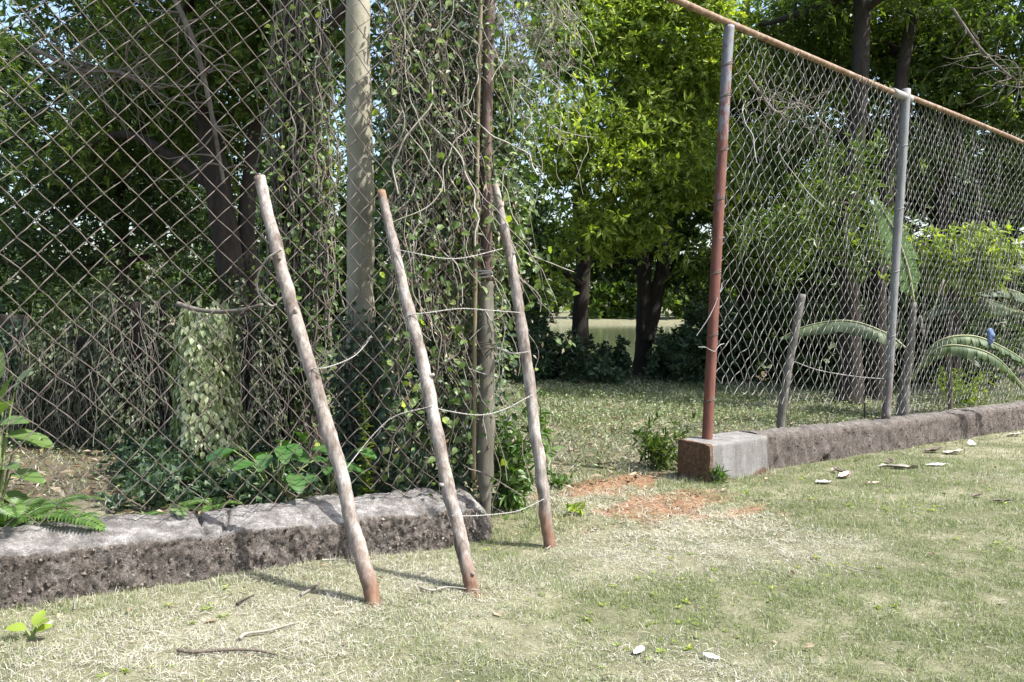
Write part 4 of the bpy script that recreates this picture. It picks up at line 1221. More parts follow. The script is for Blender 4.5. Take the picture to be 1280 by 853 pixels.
def make_ivy():
    rng = np.random.default_rng(104)
    # bright ivy column on a stump
    b = gpt(256, 7.0); root = empty("ivy_column", b)
    path = smooth_path([b, up(258, 520, 7.0), up(252, 440, 7.0), up(262, 392, 7.0)], 30)
    m = Mesh(); m.add(*tube(path, np.linspace(.20, .13, 30), 10, True, .25, 4, 1)); m.build("stump", BARK_MID, root)
    n = 6500; i = rng.integers(0, 30, n); a = rng.uniform(0, 2 * np.pi, n)
    rad = np.linspace(.27, .17, 30)[i] * (1 + .35 * vnoise(np.stack([np.cos(a) * 1.5, np.sin(a) * 1.5, i * .25], -1), 5)) * rng.uniform(.85, 1.15, n)
    P = path[i] + np.stack([np.cos(a) * rad, np.sin(a) * rad, rng.normal(size=n) * .05], -1)
    out = np.stack([np.cos(a), np.sin(a), 0 * a], -1)
    dr = unit(out * .35 + np.array([0, 0, -1.0]) + .35 * rdir(rng, n))
    L = .062 * rng.uniform(.5, 1.3, n)
    V, T = leaves(P, dr, out + np.array([0, 0, .4]) + .3 * rdir(rng, n), L, L * .55, HEX)
    mesh_obj("leaves", V, [T], LF_IVY, root, False)
    tag(root, "sunlit pale ivy hanging down a stump behind the rusty mesh", "ivy")
    # broad dark mound hung with creepers
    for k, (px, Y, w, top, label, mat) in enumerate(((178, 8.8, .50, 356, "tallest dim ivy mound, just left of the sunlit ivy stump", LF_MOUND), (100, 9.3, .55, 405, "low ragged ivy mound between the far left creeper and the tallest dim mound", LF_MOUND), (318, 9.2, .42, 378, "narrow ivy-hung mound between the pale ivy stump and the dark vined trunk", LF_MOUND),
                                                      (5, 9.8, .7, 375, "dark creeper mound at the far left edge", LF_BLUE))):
        b = gpt(px, Y); root = empty("ivy_mound", b)
        zt = up(px, top, Y)[2]
        n = 9000; a = rng.uniform(0, 2 * np.pi, n); h = rng.uniform(0, 1, n) ** .85
        prof = np.where(h > .8, np.sqrt(np.clip(1 - ((h - .8) / .2) ** 2, 0, 1)) * 1.0, 1.0) * (1 + .10 * (1 - h))
        nz = fbm(np.stack([np.cos(a) * 2, np.sin(a) * 2, h * 2.2], -1) + k * 9, 3, 41); nt = fbm(np.stack([np.cos(a) * 2.6, np.sin(a) * 2.6, 0 * h], -1) + k * 5, 3, 43)
        rr = w * prof * (1 + .85 * nz) * rng.uniform(.78, 1.08, n)
        P = np.stack([b[0] + np.cos(a) * rr, b[1] + np.sin(a) * rr * .55, b[2] + h * (zt - b[2]) * (.88 + .8 * nt)], -1)
        out = np.stack([np.cos(a), np.sin(a), .2 + (h > .85)], -1)
        dr = unit(out * .4 + np.array([0, 0, -1.0]) + .5 * rdir(rng, n))
        L = .065 * rng.uniform(.4, 1.4, n)
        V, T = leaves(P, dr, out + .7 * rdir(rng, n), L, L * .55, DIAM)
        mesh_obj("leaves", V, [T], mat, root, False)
        st = [b + np.array([rng.normal() * w * .6, -w * .5 + rng.normal() * .1, (zt - b[2]) * rng.uniform(.4, .95)]) for _ in range(90)]
        m, _ = hanging_stems(rng, st, 1.2, .2, .0034, .1, 3, 1.0, .3); m.build("dead_stems", STEM_GREY, root)
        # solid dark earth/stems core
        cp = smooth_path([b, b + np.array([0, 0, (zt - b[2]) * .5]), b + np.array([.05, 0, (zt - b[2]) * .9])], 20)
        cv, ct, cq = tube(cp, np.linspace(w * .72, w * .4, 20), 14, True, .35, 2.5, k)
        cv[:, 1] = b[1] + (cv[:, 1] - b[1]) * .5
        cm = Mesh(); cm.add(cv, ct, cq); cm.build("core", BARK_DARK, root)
        tag(root, label, "ivy")
make_ivy()

# dead branches
def branchy(name, label, cat, main, r, mat, seed, ntw=0, twL=.5):
    rng = np.random.default_rng(seed); m = Mesh()
    p = smooth_path(main, 40); m.add(*tube(p, np.linspace(r, r * .6, 40), 7, True, .12, 8, seed))
    for _ in range(ntw):
        k = rng.integers(4, 38); d = unit(rdir(rng, 1)[0] * np.array([1, .5, .8])); q = [p[k]]
        for _ in range(6):
            d = unit(d + rng.normal(size=3) * .35); q.append(q[-1] + d * twL / 6 * rng.uniform(.6, 1.3))
        m.add(*tube(smooth_path(q, 12), np.linspace(r * .4, r * .1, 12), 4, False))
    o = m.build(name, mat); tag(o, label, cat); return o
branchy("dead_branch", "grey dead bough lying across behind the mesh, ending at the leftmost pole", "branch", [up(222, 380, 6.6), up(245, 387, 6.5), up(272, 390, 6.4), up(300, 388, 6.3), up(328, 381, 6.2)], .022, STEM_GREY, 3)
branchy("dead_branch", "tangle of bare grey twigs high at upper left", "branch", [up(40, 60, 11), up(95, 85, 11), up(150, 92, 11), up(205, 120, 11)], .03, STEM_GREY, 4, 60, 1.2)
branchy("dead_branch", "slanting bare limb between the dark leaning pair and the upper left twigs", "branch", [up(215, -10, 10.5), up(245, 60, 10.5), up(262, 130, 10.6), up(280, 230, 10.8)], .04, STEM_GREY, 5, 26, .9)
branchy("dead_branch", "bare twigs hanging behind the top of the grey mesh panel", "branch", [up(935, 95, 12.5), up(970, 140, 12.5), up(1000, 130, 12.6), up(1040, 165, 12.8)], .022, STEM_GREY, 6, 40, .8)
branchy("dead_branch", "bare pale twigs at the upper right corner above the rail", "branch", [up(1190, 10, 16), up(1225, 60, 16), up(1262, 95, 16), up(1290, 110, 16)], .03, STEM_GREY, 7, 26, 1.1)

# ------------------------------------------------------------------ plants
def fern(label, base, n, L, seed, mat=LF_FERN, az=None):
    rng = np.random.default_rng(seed); root = empty("fern", base)
    for k in range(n):
        a = (k + rng.uniform(-.3, .3)) / n * 2 * np.pi if az is None else rng.uniform(*az)
        ll = L * rng.uniform(.7, 1.1); el = rng.uniform(.8, 1.3)
        d = np.array([math.cos(a) * math.cos(el), math.sin(a) * math.cos(el), math.sin(el)])
        p = [np.array(base, float)]
        for _ in range(10):
            p.append(p[-1] + d * ll / 10); d = unit(d + np.array([math.cos(a) * .10, math.sin(a) * .10, -.17]))
        p = smooth_path(p, 34)
        m = Mesh(); m.add(*tube(p, np.linspace(.004, .0015, 34), 4, False))
        tn = unit(np.gradient(p, axis=0)); side = unit(np.cross(tn, np.array([0, 0, 1.]))); nr = np.cross(side, tn)
        q = np.arange(5, 34); w = np.sin(np.linspace(.25, np.pi * .97, len(q))) ** .8 * ll * .20
        for sg in (-1, 1):
            V, T = leaves(p[q], side[q] * sg + tn[q] * .35, nr[q], w, .016 * ll / .5 + 0 * w, HEX); m.add(V, T)
        m.build("frond", mat, root, False)
    tag(root, label, "fern"); return root

def broad_plant(name, label, cat, base, stalks, mat, stemmat=STEM_GREEN, tpl=OVAL, wr=.6):
    """stalks: list of (tip xyz, leaf length, leaf dir)"""
    root = empty(name, base)
    for tip, L, dr in stalks:
        tip = np.array(tip, float); b = np.array(base, float)
        mid = b * .45 + tip * .55 + np.array([0, 0, .12 * np.linalg.norm(tip - b)])
        m = Mesh(); m.add(*tube(smooth_path([b, mid, tip], 10), np.linspace(.008, .005, 10), 5, False)); m.build("stalk", stemmat, root)
        V, T = leaves(tip[None], np.array([dr], float), np.array([[.15, -.25, 1.0]]), L, L * wr, tpl)
        mesh_obj("leaf", V, [T], mat, root, True)
    tag(root, label, cat); return root

def stalks_about(rng, base, n, h, spread, L):
    out = []
    for _ in range(n):
        a = rng.uniform(0, 2 * np.pi); r = spread * rng.uniform(.4, 1)
        tip = np.array(base) + np.array([math.cos(a) * r, math.sin(a) * r, h * rng.uniform(.5, 1.05)])
        out.append((tip, L * rng.uniform(.7, 1.2), [math.cos(a), math.sin(a), rng.uniform(-.5, .15)]))
    return out

def fence_ground(px, D):
    p = on_plane(px, 500, D); p[2] = float(g(p[0], p[1])) - .02; return p
rp = np.random.default_rng(500)
fern("fern arching over the kerb at the left edge", fence_ground(4, 5.55), 8, .62, 1, LF_FERN)
fern("small upright fern right behind the kerb crack", fence_ground(215, 5.55), 6, .30, 2, LF_FERN)
fern("bushy low fern behind the kerb beside the broad dark leaves", fence_ground(268, 5.6), 7, .32, 3, LF_FERN)
fern("low fern spilling over the kerb between left edge and crack", fence_ground(85, 5.6), 6, .24, 4, LF_BROAD)
b = fence_ground(345, 5.75)
broad_plant("broadleaf_plant", "clump of broad dark green leaves behind the kerb, left of the leftmost pole", "plant", b, stalks_about(rp, b, 16, .5, .34, .24), LF_BROAD)
b = fence_ground(410, 5.75)
broad_plant("broadleaf_plant", "broad leaves showing right of the leftmost pole", "plant", b, stalks_about(rp, b, 9, .42, .26, .18), LF_BROAD)
b = fence_ground(-8, 5.7)
broad_plant("broadleaf_plant", "large yellow-green leaves at the left edge behind the mesh", "plant", b, [(up(4, 505, 4.9), .22, [.25, -.2, .9]), (up(-12, 535, 4.95), .27, [.9, -.1, .3]), (up(18, 490, 4.95), .2, [.5, 0, .9]), (up(6, 545, 4.9), .22, [1, .1, .05]), (up(22, 548, 5.0), .24, [1, .0, -.1]), (up(14, 592, 4.95), .22, [.95, .1, -.15]), (up(-6, 590, 4.9), .23, [.6, -.3, .25]), (up(0, 618, 4.9), .22, [.8, .2, -.3]), (up(-10, 480, 5), .23, [.15, 0, 1]), (up(-4, 520, 4.85), .22, [.5, -.5, .6])], LF_TARO, wr=.66)

fern("tall fern with long fronds in front of the low ragged ivy mound", fence_ground(38, 5.7), 8, .45, 6, LF_FERN)

def spire(label, base, top, seed):
    rng = np.random.default_rng(seed); root = empty("spire_plant", base)
    p = smooth_path([base, (np.array(base) + top) / 2 + [.02, 0, 0], top], 30)
    m = Mesh(); m.add(*tube(p, np.linspace(.007, .003, 30), 5, False)); m.build("stem", STEM_GREEN, root)
    n = 240; i = rng.integers(2, 30, n); a = rng.uniform(0, 6.28, n)
    dr = np.stack([np.cos(a), np.sin(a), rng.uniform(-.3, .7, n)], -1)
    L = np.interp(i, [0, 20, 29], [.10, .06, .03]) * rng.uniform(.6, 1.2, n)
    V, T = leaves(p[i], dr, np.array([[0, 0, 1.]]) + .2 * rdir(rng, n), L, L * .42, HEX); mesh_obj("leaves", V, [T], LF_YELLOW, root, False)
    tag(root, label, "plant")
spire("tall pale green spire of small leaves between the leftmost and middle poles", fence_ground(456, 5.7), up(452, 480, 6.3), 1)

def shrub(name, label, base, rx, h, n, L, mat, seed, stems=9, wr=.38, cat="shrub", tpl=HEX, k=5, whorl=.9):
    rng = np.random.default_rng(seed); root = empty(name, base); m = Mesh(); tips = []; dirs = []
    base = np.array(base, float)
    for _ in range(stems):
        a = rng.uniform(0, 6.28); d = unit(np.array([math.cos(a) * rx / h * .9, math.sin(a) * rx / h * .9, 1.0])); hh = h * rng.uniform(.55, 1.05)
        p = smooth_path([base + [math.cos(a) * .03, math.sin(a) * .03, -.02], base + d * hh * .5 + rng.normal(size=3) * .04 * h, base + d * hh + np.array([math.cos(a), math.sin(a), -.4]) * .1 * h], 14)
        m.add(*tube(p, np.linspace(.010, .003, 14) * (h / .7) ** .5, 4, False)); tips.append(p[4:])
    m.build("stems", STEM_GREEN if h < 1.2 else BARK_MID, root)
    P = np.vstack(tips); sp = P[rng.integers(0, len(P), n // k)] + rng.normal(size=(n // k, 3)) * np.array([rx, rx, h * .5]) * .22
    sp[:, 2] = np.maximum(sp[:, 2], base[2] + .03)
    ax = unit(sp - (base + [0, 0, h * .25]) + rdir(rng, len(sp)) * .3 * h)
    PP = np.repeat(sp, k, 0); A = np.repeat(ax, k, 0); rd = rdir(rng, len(PP)); perp = unit(rd - (rd * A).sum(1, keepdims=True) * A)
    al = rng.uniform(.3, 1.4, len(PP))[:, None]
    dr = A * np.cos(al) + perp * np.sin(al) + np.array([0, 0, -.1]); ll = L * rng.uniform(.55, 1.25, len(PP))
    V, T = leaves(PP, dr, A + .3 * rdir(rng, len(PP)), ll, ll * wr, tpl)
    mesh_obj("foliage", V, [T], mat, root, False)
    tag(root, label, cat); return root
shrub("leafy_shrub", "leafy pale green shrub between the gate post and the rightmost pole", fence_ground(638, 5.5), .26, .95, 900, .12, LF_FERN, 1, 9, .3)
shrub("leafy_shrub", "dark weedy bush left of the plastered end block", fence_ground(826, 5.85), .34, .62, 700, .09, LF_MID, 2, 12, .3)
p = on_ground(712, 474)
shrub("leafy_shrub", "small pale round shrub at the edge of the tree shade through the gap", p, .36, .62, 500, .13, LF_GREY, 3, 8, .5)
c_ = up(1200, 322, 14.5); b_ = gpt(1190, 14.6)
t_ = tree("yellow_green_bush", "bright yellow-green bush behind the grey mesh right of the banana", [b_, up(1188, 420, 14.6), up(1196, 370, 14.5), c_], .04, .02,
     [(c_[0], c_[1], c_[2], .85, .7, .55), (c_[0] + .45, c_[1], c_[2] + .1, .5, .5, .4), (c_[0] - .5, c_[1], c_[2] - .2, .5, .45, .35)], 110, 7, .15, .055, LF_YELLOW, BARK_MID, 29, .3, 7, flare=1.1, nlimb=8, tpl=HEX)
t_["category"] = "bush"
shrub("leafy_shrub", "weedy yellow-green clump behind the far kerb under the banana leaves", fence_ground(1205, 7.0), .55, .8, 900, .11, LF_YELLOW, 6, 10, .3)
p = on_ground(722, 641)
shrub("weed", "small bright green weed on the bare ground right of the rightmost pole", p, .07, .09, 34, .075, LF_YELLOW, 7, 4, .5, "weed")
p = on_ground(700, 610)
shrub("weed", "low weed tuft between the rightmost pole and the red earth", p, .2, .2, 160, .07, LF_FERN, 8, 7, .35, "weed")
p = on_ground(893, 604)
shrub("weed", "grassy weed tuft at the foot of the plastered end block", p, .09, .16, 120, .11, LF_FERN, 9, 7, .12, "weed")
b = on_ground(40, 800)
rng = np.random.default_rng(9)
broad_plant("seedling", "small pale seedling with rounded leaves in the grass at lower left", "plant", b, [(b + [-.03, .0, .05], .10, [-1, -.1, .3]), (b + [.02, 0, .06], .10, [.7, -.3, .6]), (b + [.0, .02, .06], .09, [.2, .5, .7]), (b + [.03, -.02, .05], .08, [.9, .3, .4])], LF_YELLOW, tpl=OVAL, wr=.7)

# ------------------------------------------------------------------ bananas
RIB = rough_mat('banana_midrib', [(.3, (.22, .24, .12)), (.7, (.38, .38, .22))], 8, .6, .1, 40)
def banana_leaf(root, pts, w, seed, hang=.6, tear=.12, mat=None, sidev=None):
    rng = np.random.default_rng(seed); n = 90
    p = smooth_path(pts, n); tn = unit(np.gradient(p, axis=0))
    side = unit(np.cross(tn, np.array([0, 0, 1.0]) + 1e-3)); nr = np.cross(side, tn)
    if sidev is not None:
        side = unit(np.array(sidev, float) - (tn @ np.array(sidev, float))[:, None] * tn); nr = np.cross(side, tn)
    m = Mesh(); m.add(*tube(p + nr * .012, np.linspace(.020, .006, n), 6, False)); m.build("midrib", RIB, root)
    t = np.linspace(0, 1, n); wp = w * np.sin(np.pi * np.clip((t - .1) / .9, 0, 1) ** .75) ** .6
    wp[t < .11] = 0
    bm = Mesh()
    for sg in (-1, 1):
        k0 = 10; hg = hang
        while k0 < n - 1:
            ln = int(rng.integers(2, 4 + int(10 * (1 - min(1, tear * 4))))); k1 = min(n - 1, k0 + ln)
            idx = np.arange(k0, k1 + 1); hg = .6 * hg + .4 * hang * rng.uniform(.5, 1.5); ws = rng.uniform(1 - tear * 2, 1.05)
            rows = []
            fs = (0, .15, .35, .55, .78, 1.0); acc = np.zeros((len(idx), 3)); pf = 0
            shr = tear * rng.uniform(.3, 1.6); drift = rng.normal() * tear * .5
            for f in fs:
                ang = min(1.5, hg * (.25 + 1.1 * f)); df = f - pf; pf = f
                stepv = side[idx] * sg * math.cos(ang) + np.array([0, 0, -math.sin(ang)]) + tn[idx] * drift * f
                acc = acc + stepv * (wp[idx] * ws * df)[:, None]
                q = p[idx] + acc + nr[idx] * (.012 * np.sin(idx * 2.3) * f * w)[:, None]
                mid = q.mean(0); rows.append(mid + (q - mid) * (1 - shr * f))
            R = np.array(rows); nr_, ni = R.shape[:2]
            ii = np.arange(nr_ * ni).reshape(nr_, ni)
            Q = np.stack([ii[:-1, :-1], ii[1:, :-1], ii[1:, 1:], ii[:-1, 1:]], -1).reshape(-1, 4)
            bm.add(R.reshape(-1, 3), None, Q); k0 = k1
    bm.build("leaf", mat or LF_BANANA, root, True)

def stem_tube(root, pts, r0, r1, mat, name="stem"):
    m = Mesh(); m.add(*tube(smooth_path(pts, 24), np.linspace(r0, r1, 24), 10, True, .12, 5, 3)); m.build(name, mat, root)
b1 = gpt(1128, 12.6); b1[2] = float(g(b1[0], b1[1])) - .05
root = empty("banana_plant", b1)
stem_tube(root, [b1, up(1131, 480, 12.6), up(1138, 430, 12.6), up(1142, 378, 12.6)], .10, .045, STAKE)
stem_tube(root, [up(1150, 395, 12.55), up(1156, 420, 12.5), up(1166, 390, 12.5), up(1180, 350, 12.6)], .02, .012, STEM_GREY, "dry_stalk")
banana_leaf(root, [up(1142, 380, 12.6), up(1134, 335, 12.55), up(1118, 290, 12.5), up(1092, 246, 12.4)], .33, 1, .35, .16, LF_FERN, (1.0, .35, 0))
banana_leaf(root, [up(1143, 470, 12.5), up(1170, 430, 12.3), up(1215, 421, 12.2), up(1262, 440, 12.2), up(1300, 468, 12.3)], .22, 2, 1.15, .24)
banana_leaf(root, [up(1140, 475, 12.4), up(1168, 440, 12.1), up(1200, 433, 11.9), up(1245, 448, 11.8), up(1285, 492, 11.9)], .21, 3, 1.25, .24)
banana_leaf(root, [up(1136, 440, 12.8), up(1108, 418, 13.0), up(1060, 402, 13.2), up(1010, 408, 13.4), up(975, 424, 13.5)], .27, 4, 1.0, .06)
tag(root, "banana plant with one upright leaf behind the grey post", "banana plant")
b2 = gpt(1300, 15); root = empty("banana_plant", b2)
stem_tube(root, [b2, up(1300, 440, 15), up(1296, 400, 15)], .13, .07, STAKE)
banana_leaf(root, [up(1296, 402, 15), up(1262, 384, 14.8), up(1215, 372, 14.6), up(1175, 382, 14.5), up(1140, 405, 14.4)], .30, 5, 1.1, .10)
banana_leaf(root, [up(1298, 392, 15), up(1282, 372, 14.6), up(1255, 362, 14.2), up(1220, 368, 14.0)], .28, 6, 1.1, .12)
banana_leaf(root, [up(1300, 400, 15), up(1310, 340, 15), up(1290, 328, 14.8), up(1262, 336, 14.6)], .36, 7, 1.1, .06)
banana_leaf(root, [up(1300, 400, 15), up(1330, 350, 15.2), up(1370, 340, 15.4), up(1420, 380, 15.4)], .40, 8, 1.1, .06)
tag(root, "banana plant with broad drooping leaves at the right edge", "banana plant")

def blue_scrap():
    rng = np.random.default_rng(3); c = up(1238, 421, 12.0)
    n, k = 9, 8
    t = np.linspace(0, 1, n)[:, None]; a = np.linspace(0, 2 * np.pi, k, endpoint=False)[None]
    r = .010 + .040 * np.sin(np.pi * np.clip(t * .9 + .1, 0, 1)) * (1 + .3 * np.cos(3 * a + 4 * t))
    V = np.stack([c[0] + r * np.cos(a), c[1] + .6 * r * np.sin(a), c[2] + .13 - .26 * t + 0 * a], -1).reshape(-1, 3)
    V += rng.normal(size=V.shape) * .009
    i = np.arange(n - 1)[:, None] * k; j = np.arange(k)[None]; j2 = (j + 1) % k
    Q = np.stack([i + j, i + j2, i + k + j2, i + k + j], -1).reshape(-1, 4)
    o = mesh_obj("plastic_bag", V, [Q], plain_mat("blue_plastic", (.13, .19, .36), .5)); tag(o, "small crumpled blue plastic bag hanging on a banana leaf", "bag")
blue_scrap()

# stake behind the right fence and its string
def make_stake():
    b = on_plane(976, 527, 6.0); b[2] = float(g(b[0], b[1])) - .05
    Y = b[1]; p = smooth_path([b, up(977, 515, Y), up(984, 470, Y), up(993, 420, Y + .03), up(1003, 368, Y + .05)], 40)
    o = Mesh().add(*tube(p, np.linspace(.058, .048, 40), 10, True, .2, 10, 4)).build("wooden_stake", STAKE)
    tag(o, "crooked grey wooden stake behind the curled-up grey mesh", "stake")
    strand("slack wire running right from the crooked stake to the grey post", [(992, 452), (1020, 462), (1050, 468), (1080, 472), (1110, 474)], [Y, Y + .3, Y + .9, Y + 1.2, Y + 1.6], .006, WIRE_PALE, "wire", False, "wire_strand", None)
    b = on_plane(1081, 522, 5.9); b[2] = float(g(b[0], b[1])) - .03
    o = Mesh().add(*tube(smooth_path([b, up(1081, 510, b[1]), up(1080, 492, b[1])], 12), .012, 6, True, .2, 12, 2)).build("wooden_stake", BARK_DARK)
    tag(o, "thin short dark stick standing behind the kerb beside the grey post", "stake")
make_stake()

# ------------------------------------------------------------------ grass and weeds
def visible_xy(rng, n, x0, x1, y0, y1, m=1.25):
    X = rng.uniform(x0, x1, n); Y = rng.uniform(y0, y1, n)
    k = (np.abs(X) < Y * .643 * m + .6)
    return X[k], Y[k]

def grass_cols(rng, st, n):
    green = np.array([.14, .185, .068]); lime = np.array([.29, .33, .14]); straw = np.array([.42, .39, .30]); pale = np.array([.62, .60, .51])
    a = rng.uniform(0, 1, n)[:, None]
    gr = green * (1 - a) + lime * a
    b = rng.uniform(0, 1, n)[:, None]
    sw = straw * (1 - b) + pale * b
    dry = (rng.uniform(0, 1, n) < .12 + .68 * st)[:, None]
    c = np.where(dry, sw, gr * (1 - .3 * st[:, None]) + straw * .3 * st[:, None])
    return c * rng.uniform(.75, 1.15, n)[:, None]

def make_lawn():
    rng = np.random.default_rng(900)
    m = Mesh()
    def batch(n, x0, x1, y0, y1, L, Wd, tpl, rep):
        X, Y = visible_xy(rng, n, x0, x1, y0, y1)
        D = SN * Y - CS * X
        s = SN * X + CS * Y
        gap = (s > S_L_END) & (s < S_BL0)
        keep = (D < 4.97 + .03 * vnoise(xy3(X, Y, 6), 3)) | gap & (D < 6)
        so = soil_mask(X, Y); st = straw_mask(X, Y)
        tuft = .5 + .5 * np.clip(.55 * fbm(xy3(X, Y, 2.6), 2, 71) + 1.1 * fbm(xy3(X, Y, 9.5), 2, 72), -1, 1)
        keep &= rng.uniform(0, 1, len(X)) < np.clip(1.06 - 1.05 * so, .06, 1) * np.clip(.34 + 1.15 * tuft - .12 * st, .2, 1)
        X, Y, st, tuft, D, so = X[keep], Y[keep], st[keep], tuft[keep], D[keep], so[keep]
        nn = len(X)
        Z = g(X, Y) - .008
        flat = (rng.uniform(0, 1, nn) < .22 + .5 * st + .4 * so)
        a = rng.uniform(0, 6.28, nn)
        el = np.where(flat, rng.uniform(.02, .45, nn), rng.uniform(.6, 1.45, nn))
        dr = np.stack([np.cos(a) * np.cos(el), np.sin(a) * np.cos(el), np.sin(el)], -1)
        nor = np.stack([-np.cos(a) * np.sin(el), -np.sin(a) * np.sin(el), np.cos(el)], -1) + .5 * rdir(rng, nn)
        edge = np.clip((D - 4.7) / .25, 0, 1)
        ll = L * rng.uniform(.5, 1.3, nn) * (.40 + 1.0 * tuft) * (1 + .5 * edge) * np.where(flat, 1.25, 1)
        V, T = leaves(np.stack([X, Y, Z + np.where(flat, .015 * rng.uniform(0, 1, nn), 0)], -1), dr, nor, ll, Wd * rng.uniform(.6, 1.3, nn), tpl)
        # bend the blades: lower the tip
        k = len(tpl[0]); V = V.reshape(nn, k, 3)
        if k == 5:
            V[:, 4, 2] -= (.25 * ll * np.cos(el)); V[:, 4, :2] += (dr[:, :2] * (.12 * ll)[:, None])
        c = grass_cols(rng, st, nn)
        m.add(V.reshape(-1, 3), T, None, tint=np.repeat(c, k, 0))
    batch(170000, -4.6, 5.2, 2.6, 6.0, .046, .0040, BLADE, 1)
    batch(440000, -4.6, 5.2, 2.6, 6.0, .038, .0034, BLADE1, 1)
    batch(290000, -3.5, 9.0, 6.0, 10.0, .046, .0060, BLADE1, 1)
    batch(80000, 2.0, 20, 10.0, 19.0, .06, .011, BLADE1, 1)
    o = m.build("lawn_grass", GRASS, None, False)
    tag(o, "short patchy lawn grass with straw patches in front of the fence", "grass", kind="stuff")
make_lawn()

def make_clearing():
    rng = np.random.default_rng(901)
    m = Mesh()
    n = 160000
    Y = rng.uniform(4.5, 25, n) ; X = rng.uniform(-9, 16, n)
    D = SN * Y - CS * X; s = SN * X + CS * Y
    so = soil_mask(X, Y)
    shade = np.clip((1.2 - X) / 2.5, 0, 1)            # little grows under the trees at left
    keep = (D > 5.45) & (np.abs(X) < Y * .8 + .6) & (rng.uniform(0, 1, n) < np.clip(1.1 - 1.3 * so, 0, 1) * (1 - .5 * shade) * np.clip(1.25 - (Y - 17) / 6, .05, 1) * (.45 + .55 * (.5 + .5 * fbm(xy3(X, Y, 1.4), 3, 8)) * 1.6))
    X, Y = X[keep], Y[keep]; nn = len(X)
    Z = g(X, Y)
    k = np.clip(Y / 9, .7, 2.0)
    # broad-bladed grass
    a = rng.uniform(0, 6.28, nn); el = rng.uniform(.3, 1.4, nn)
    dr = np.stack([np.cos(a) * np.cos(el), np.sin(a) * np.cos(el), np.sin(el)], -1)
    tall = .5 + .5 * fbm(xy3(X, Y, .9), 3, 15)
    L = .085 * k ** .5 * rng.uniform(.5, 1.4, nn) * (.6 + .9 * tall)
    V, T = leaves(np.stack([X, Y, Z], -1), dr, rdir(rng, nn) + [0, 0, .6], L, .011 * k * rng.uniform(.6, 1.4, nn), DIAM)
    st = np.clip(.18 + .6 * fbm(xy3(X, Y, .8), 3, 17), 0, 1)
    m.add(V, T, None, tint=np.repeat(grass_cols(rng, st, nn), 4, 0))
    # small broad weed leaves held flat to the light
    n2 = int(nn * .45); pick = rng.permutation(nn)[:n2]; X2, Y2 = X[pick], Y[pick]
    a = rng.uniform(0, 6.28, n2); L2 = .042 * k[pick] ** .6 * rng.uniform(.5, 1.5, n2)
    V, T = leaves(np.stack([X2, Y2, Z[pick] + rng.uniform(.02, .16, n2) * (.4 + tall[pick])], -1), np.stack([np.cos(a), np.sin(a), rng.normal(size=n2) * .35], -1), np.array([[0, 0, 1.]]) + .55 * rdir(rng, n2), L2, L2 * .5, DIAM)
    c = np.array([.15, .20, .085]) * (1 - rng.uniform(0, 1, (n2, 1))) + np.array([.27, .32, .19]) * rng.uniform(0, 1, (n2, 1))
    m.add(V, T, None, tint=np.repeat(c, 4, 0))
    o = m.build("meadow_grass", GRASS, None, False)
    tag(o, "rough weedy grass in the clearing behind the fences", "grass", kind="stuff")
    # fallen leaves in the clearing
    n = 16000; Y = rng.uniform(5, 25, n); X = rng.uniform(-7, 15, n); D = SN * Y - CS * X
    k = (D > 5.5) & (np.abs(X) < Y * .8 + .6); X, Y = X[k], Y[k]; n = len(X)
    a = rng.uniform(0, 6.28, n); L = .10 * rng.uniform(.5, 1.4, n)
    V, T = leaves(np.stack([X, Y, g(X, Y) + rng.uniform(.01, .06, n)], -1), np.stack([np.cos(a), np.sin(a), rng.normal(size=n) * .25], -1), np.array([[0, 0, 1.]]) + .5 * rdir(rng, n), L, L * .42, DIAM)
    o = mesh_obj("leaf_litter", V, [T], LF_DRY, None, False); tag(o, "dry leaf litter scattered over the clearing", "leaf litter", kind="stuff")
make_clearing()

def make_straw():
    rng = np.random.default_rng(903); n = 26000
    X, Y = visible_xy(rng, n, -4.5, 7, 2.8, 9.0)
    st = straw_mask(X, Y); so = soil_mask(X, Y); D = SN * Y - CS * X
    clump = .5 + .5 * fbm(xy3(X, Y, 5), 2, 4)
    keep = (D < 4.95) & (rng.uniform(0, 1, len(X)) < np.clip(.05 + .55 * st * clump * 1.6 + .25 * so, 0, 1)); X, Y = X[keep], Y[keep]; n = len(X)
    a = rng.uniform(0, 6.28, n); el = rng.uniform(-.05, .3, n); L = .075 * rng.uniform(.4, 1.5, n)
    V, T = leaves(np.stack([X, Y, g(X, Y) + rng.uniform(.008, .03, n)], -1), np.stack([np.cos(a), np.sin(a), el], -1), np.array([[0, 0, 1.]]) + .5 * rdir(rng, n), L, .0034, BLADE)
    V = V.reshape(n, 5, 3); V[:, 4, 2] -= .02
    c = np.array([.25, .21, .16]) * (1 - rng.uniform(0, 1, (n, 1))) + np.array([.42, .39, .33]) * rng.uniform(0, 1, (n, 1))
    o = Mesh().add(V.reshape(-1, 3), T, None, tint=np.repeat(c, 5, 0)).build("dry_straw", GRASS, None, False)
    tag(o, "dead straw lying matted over the lawn", "straw", kind="stuff")
make_straw()

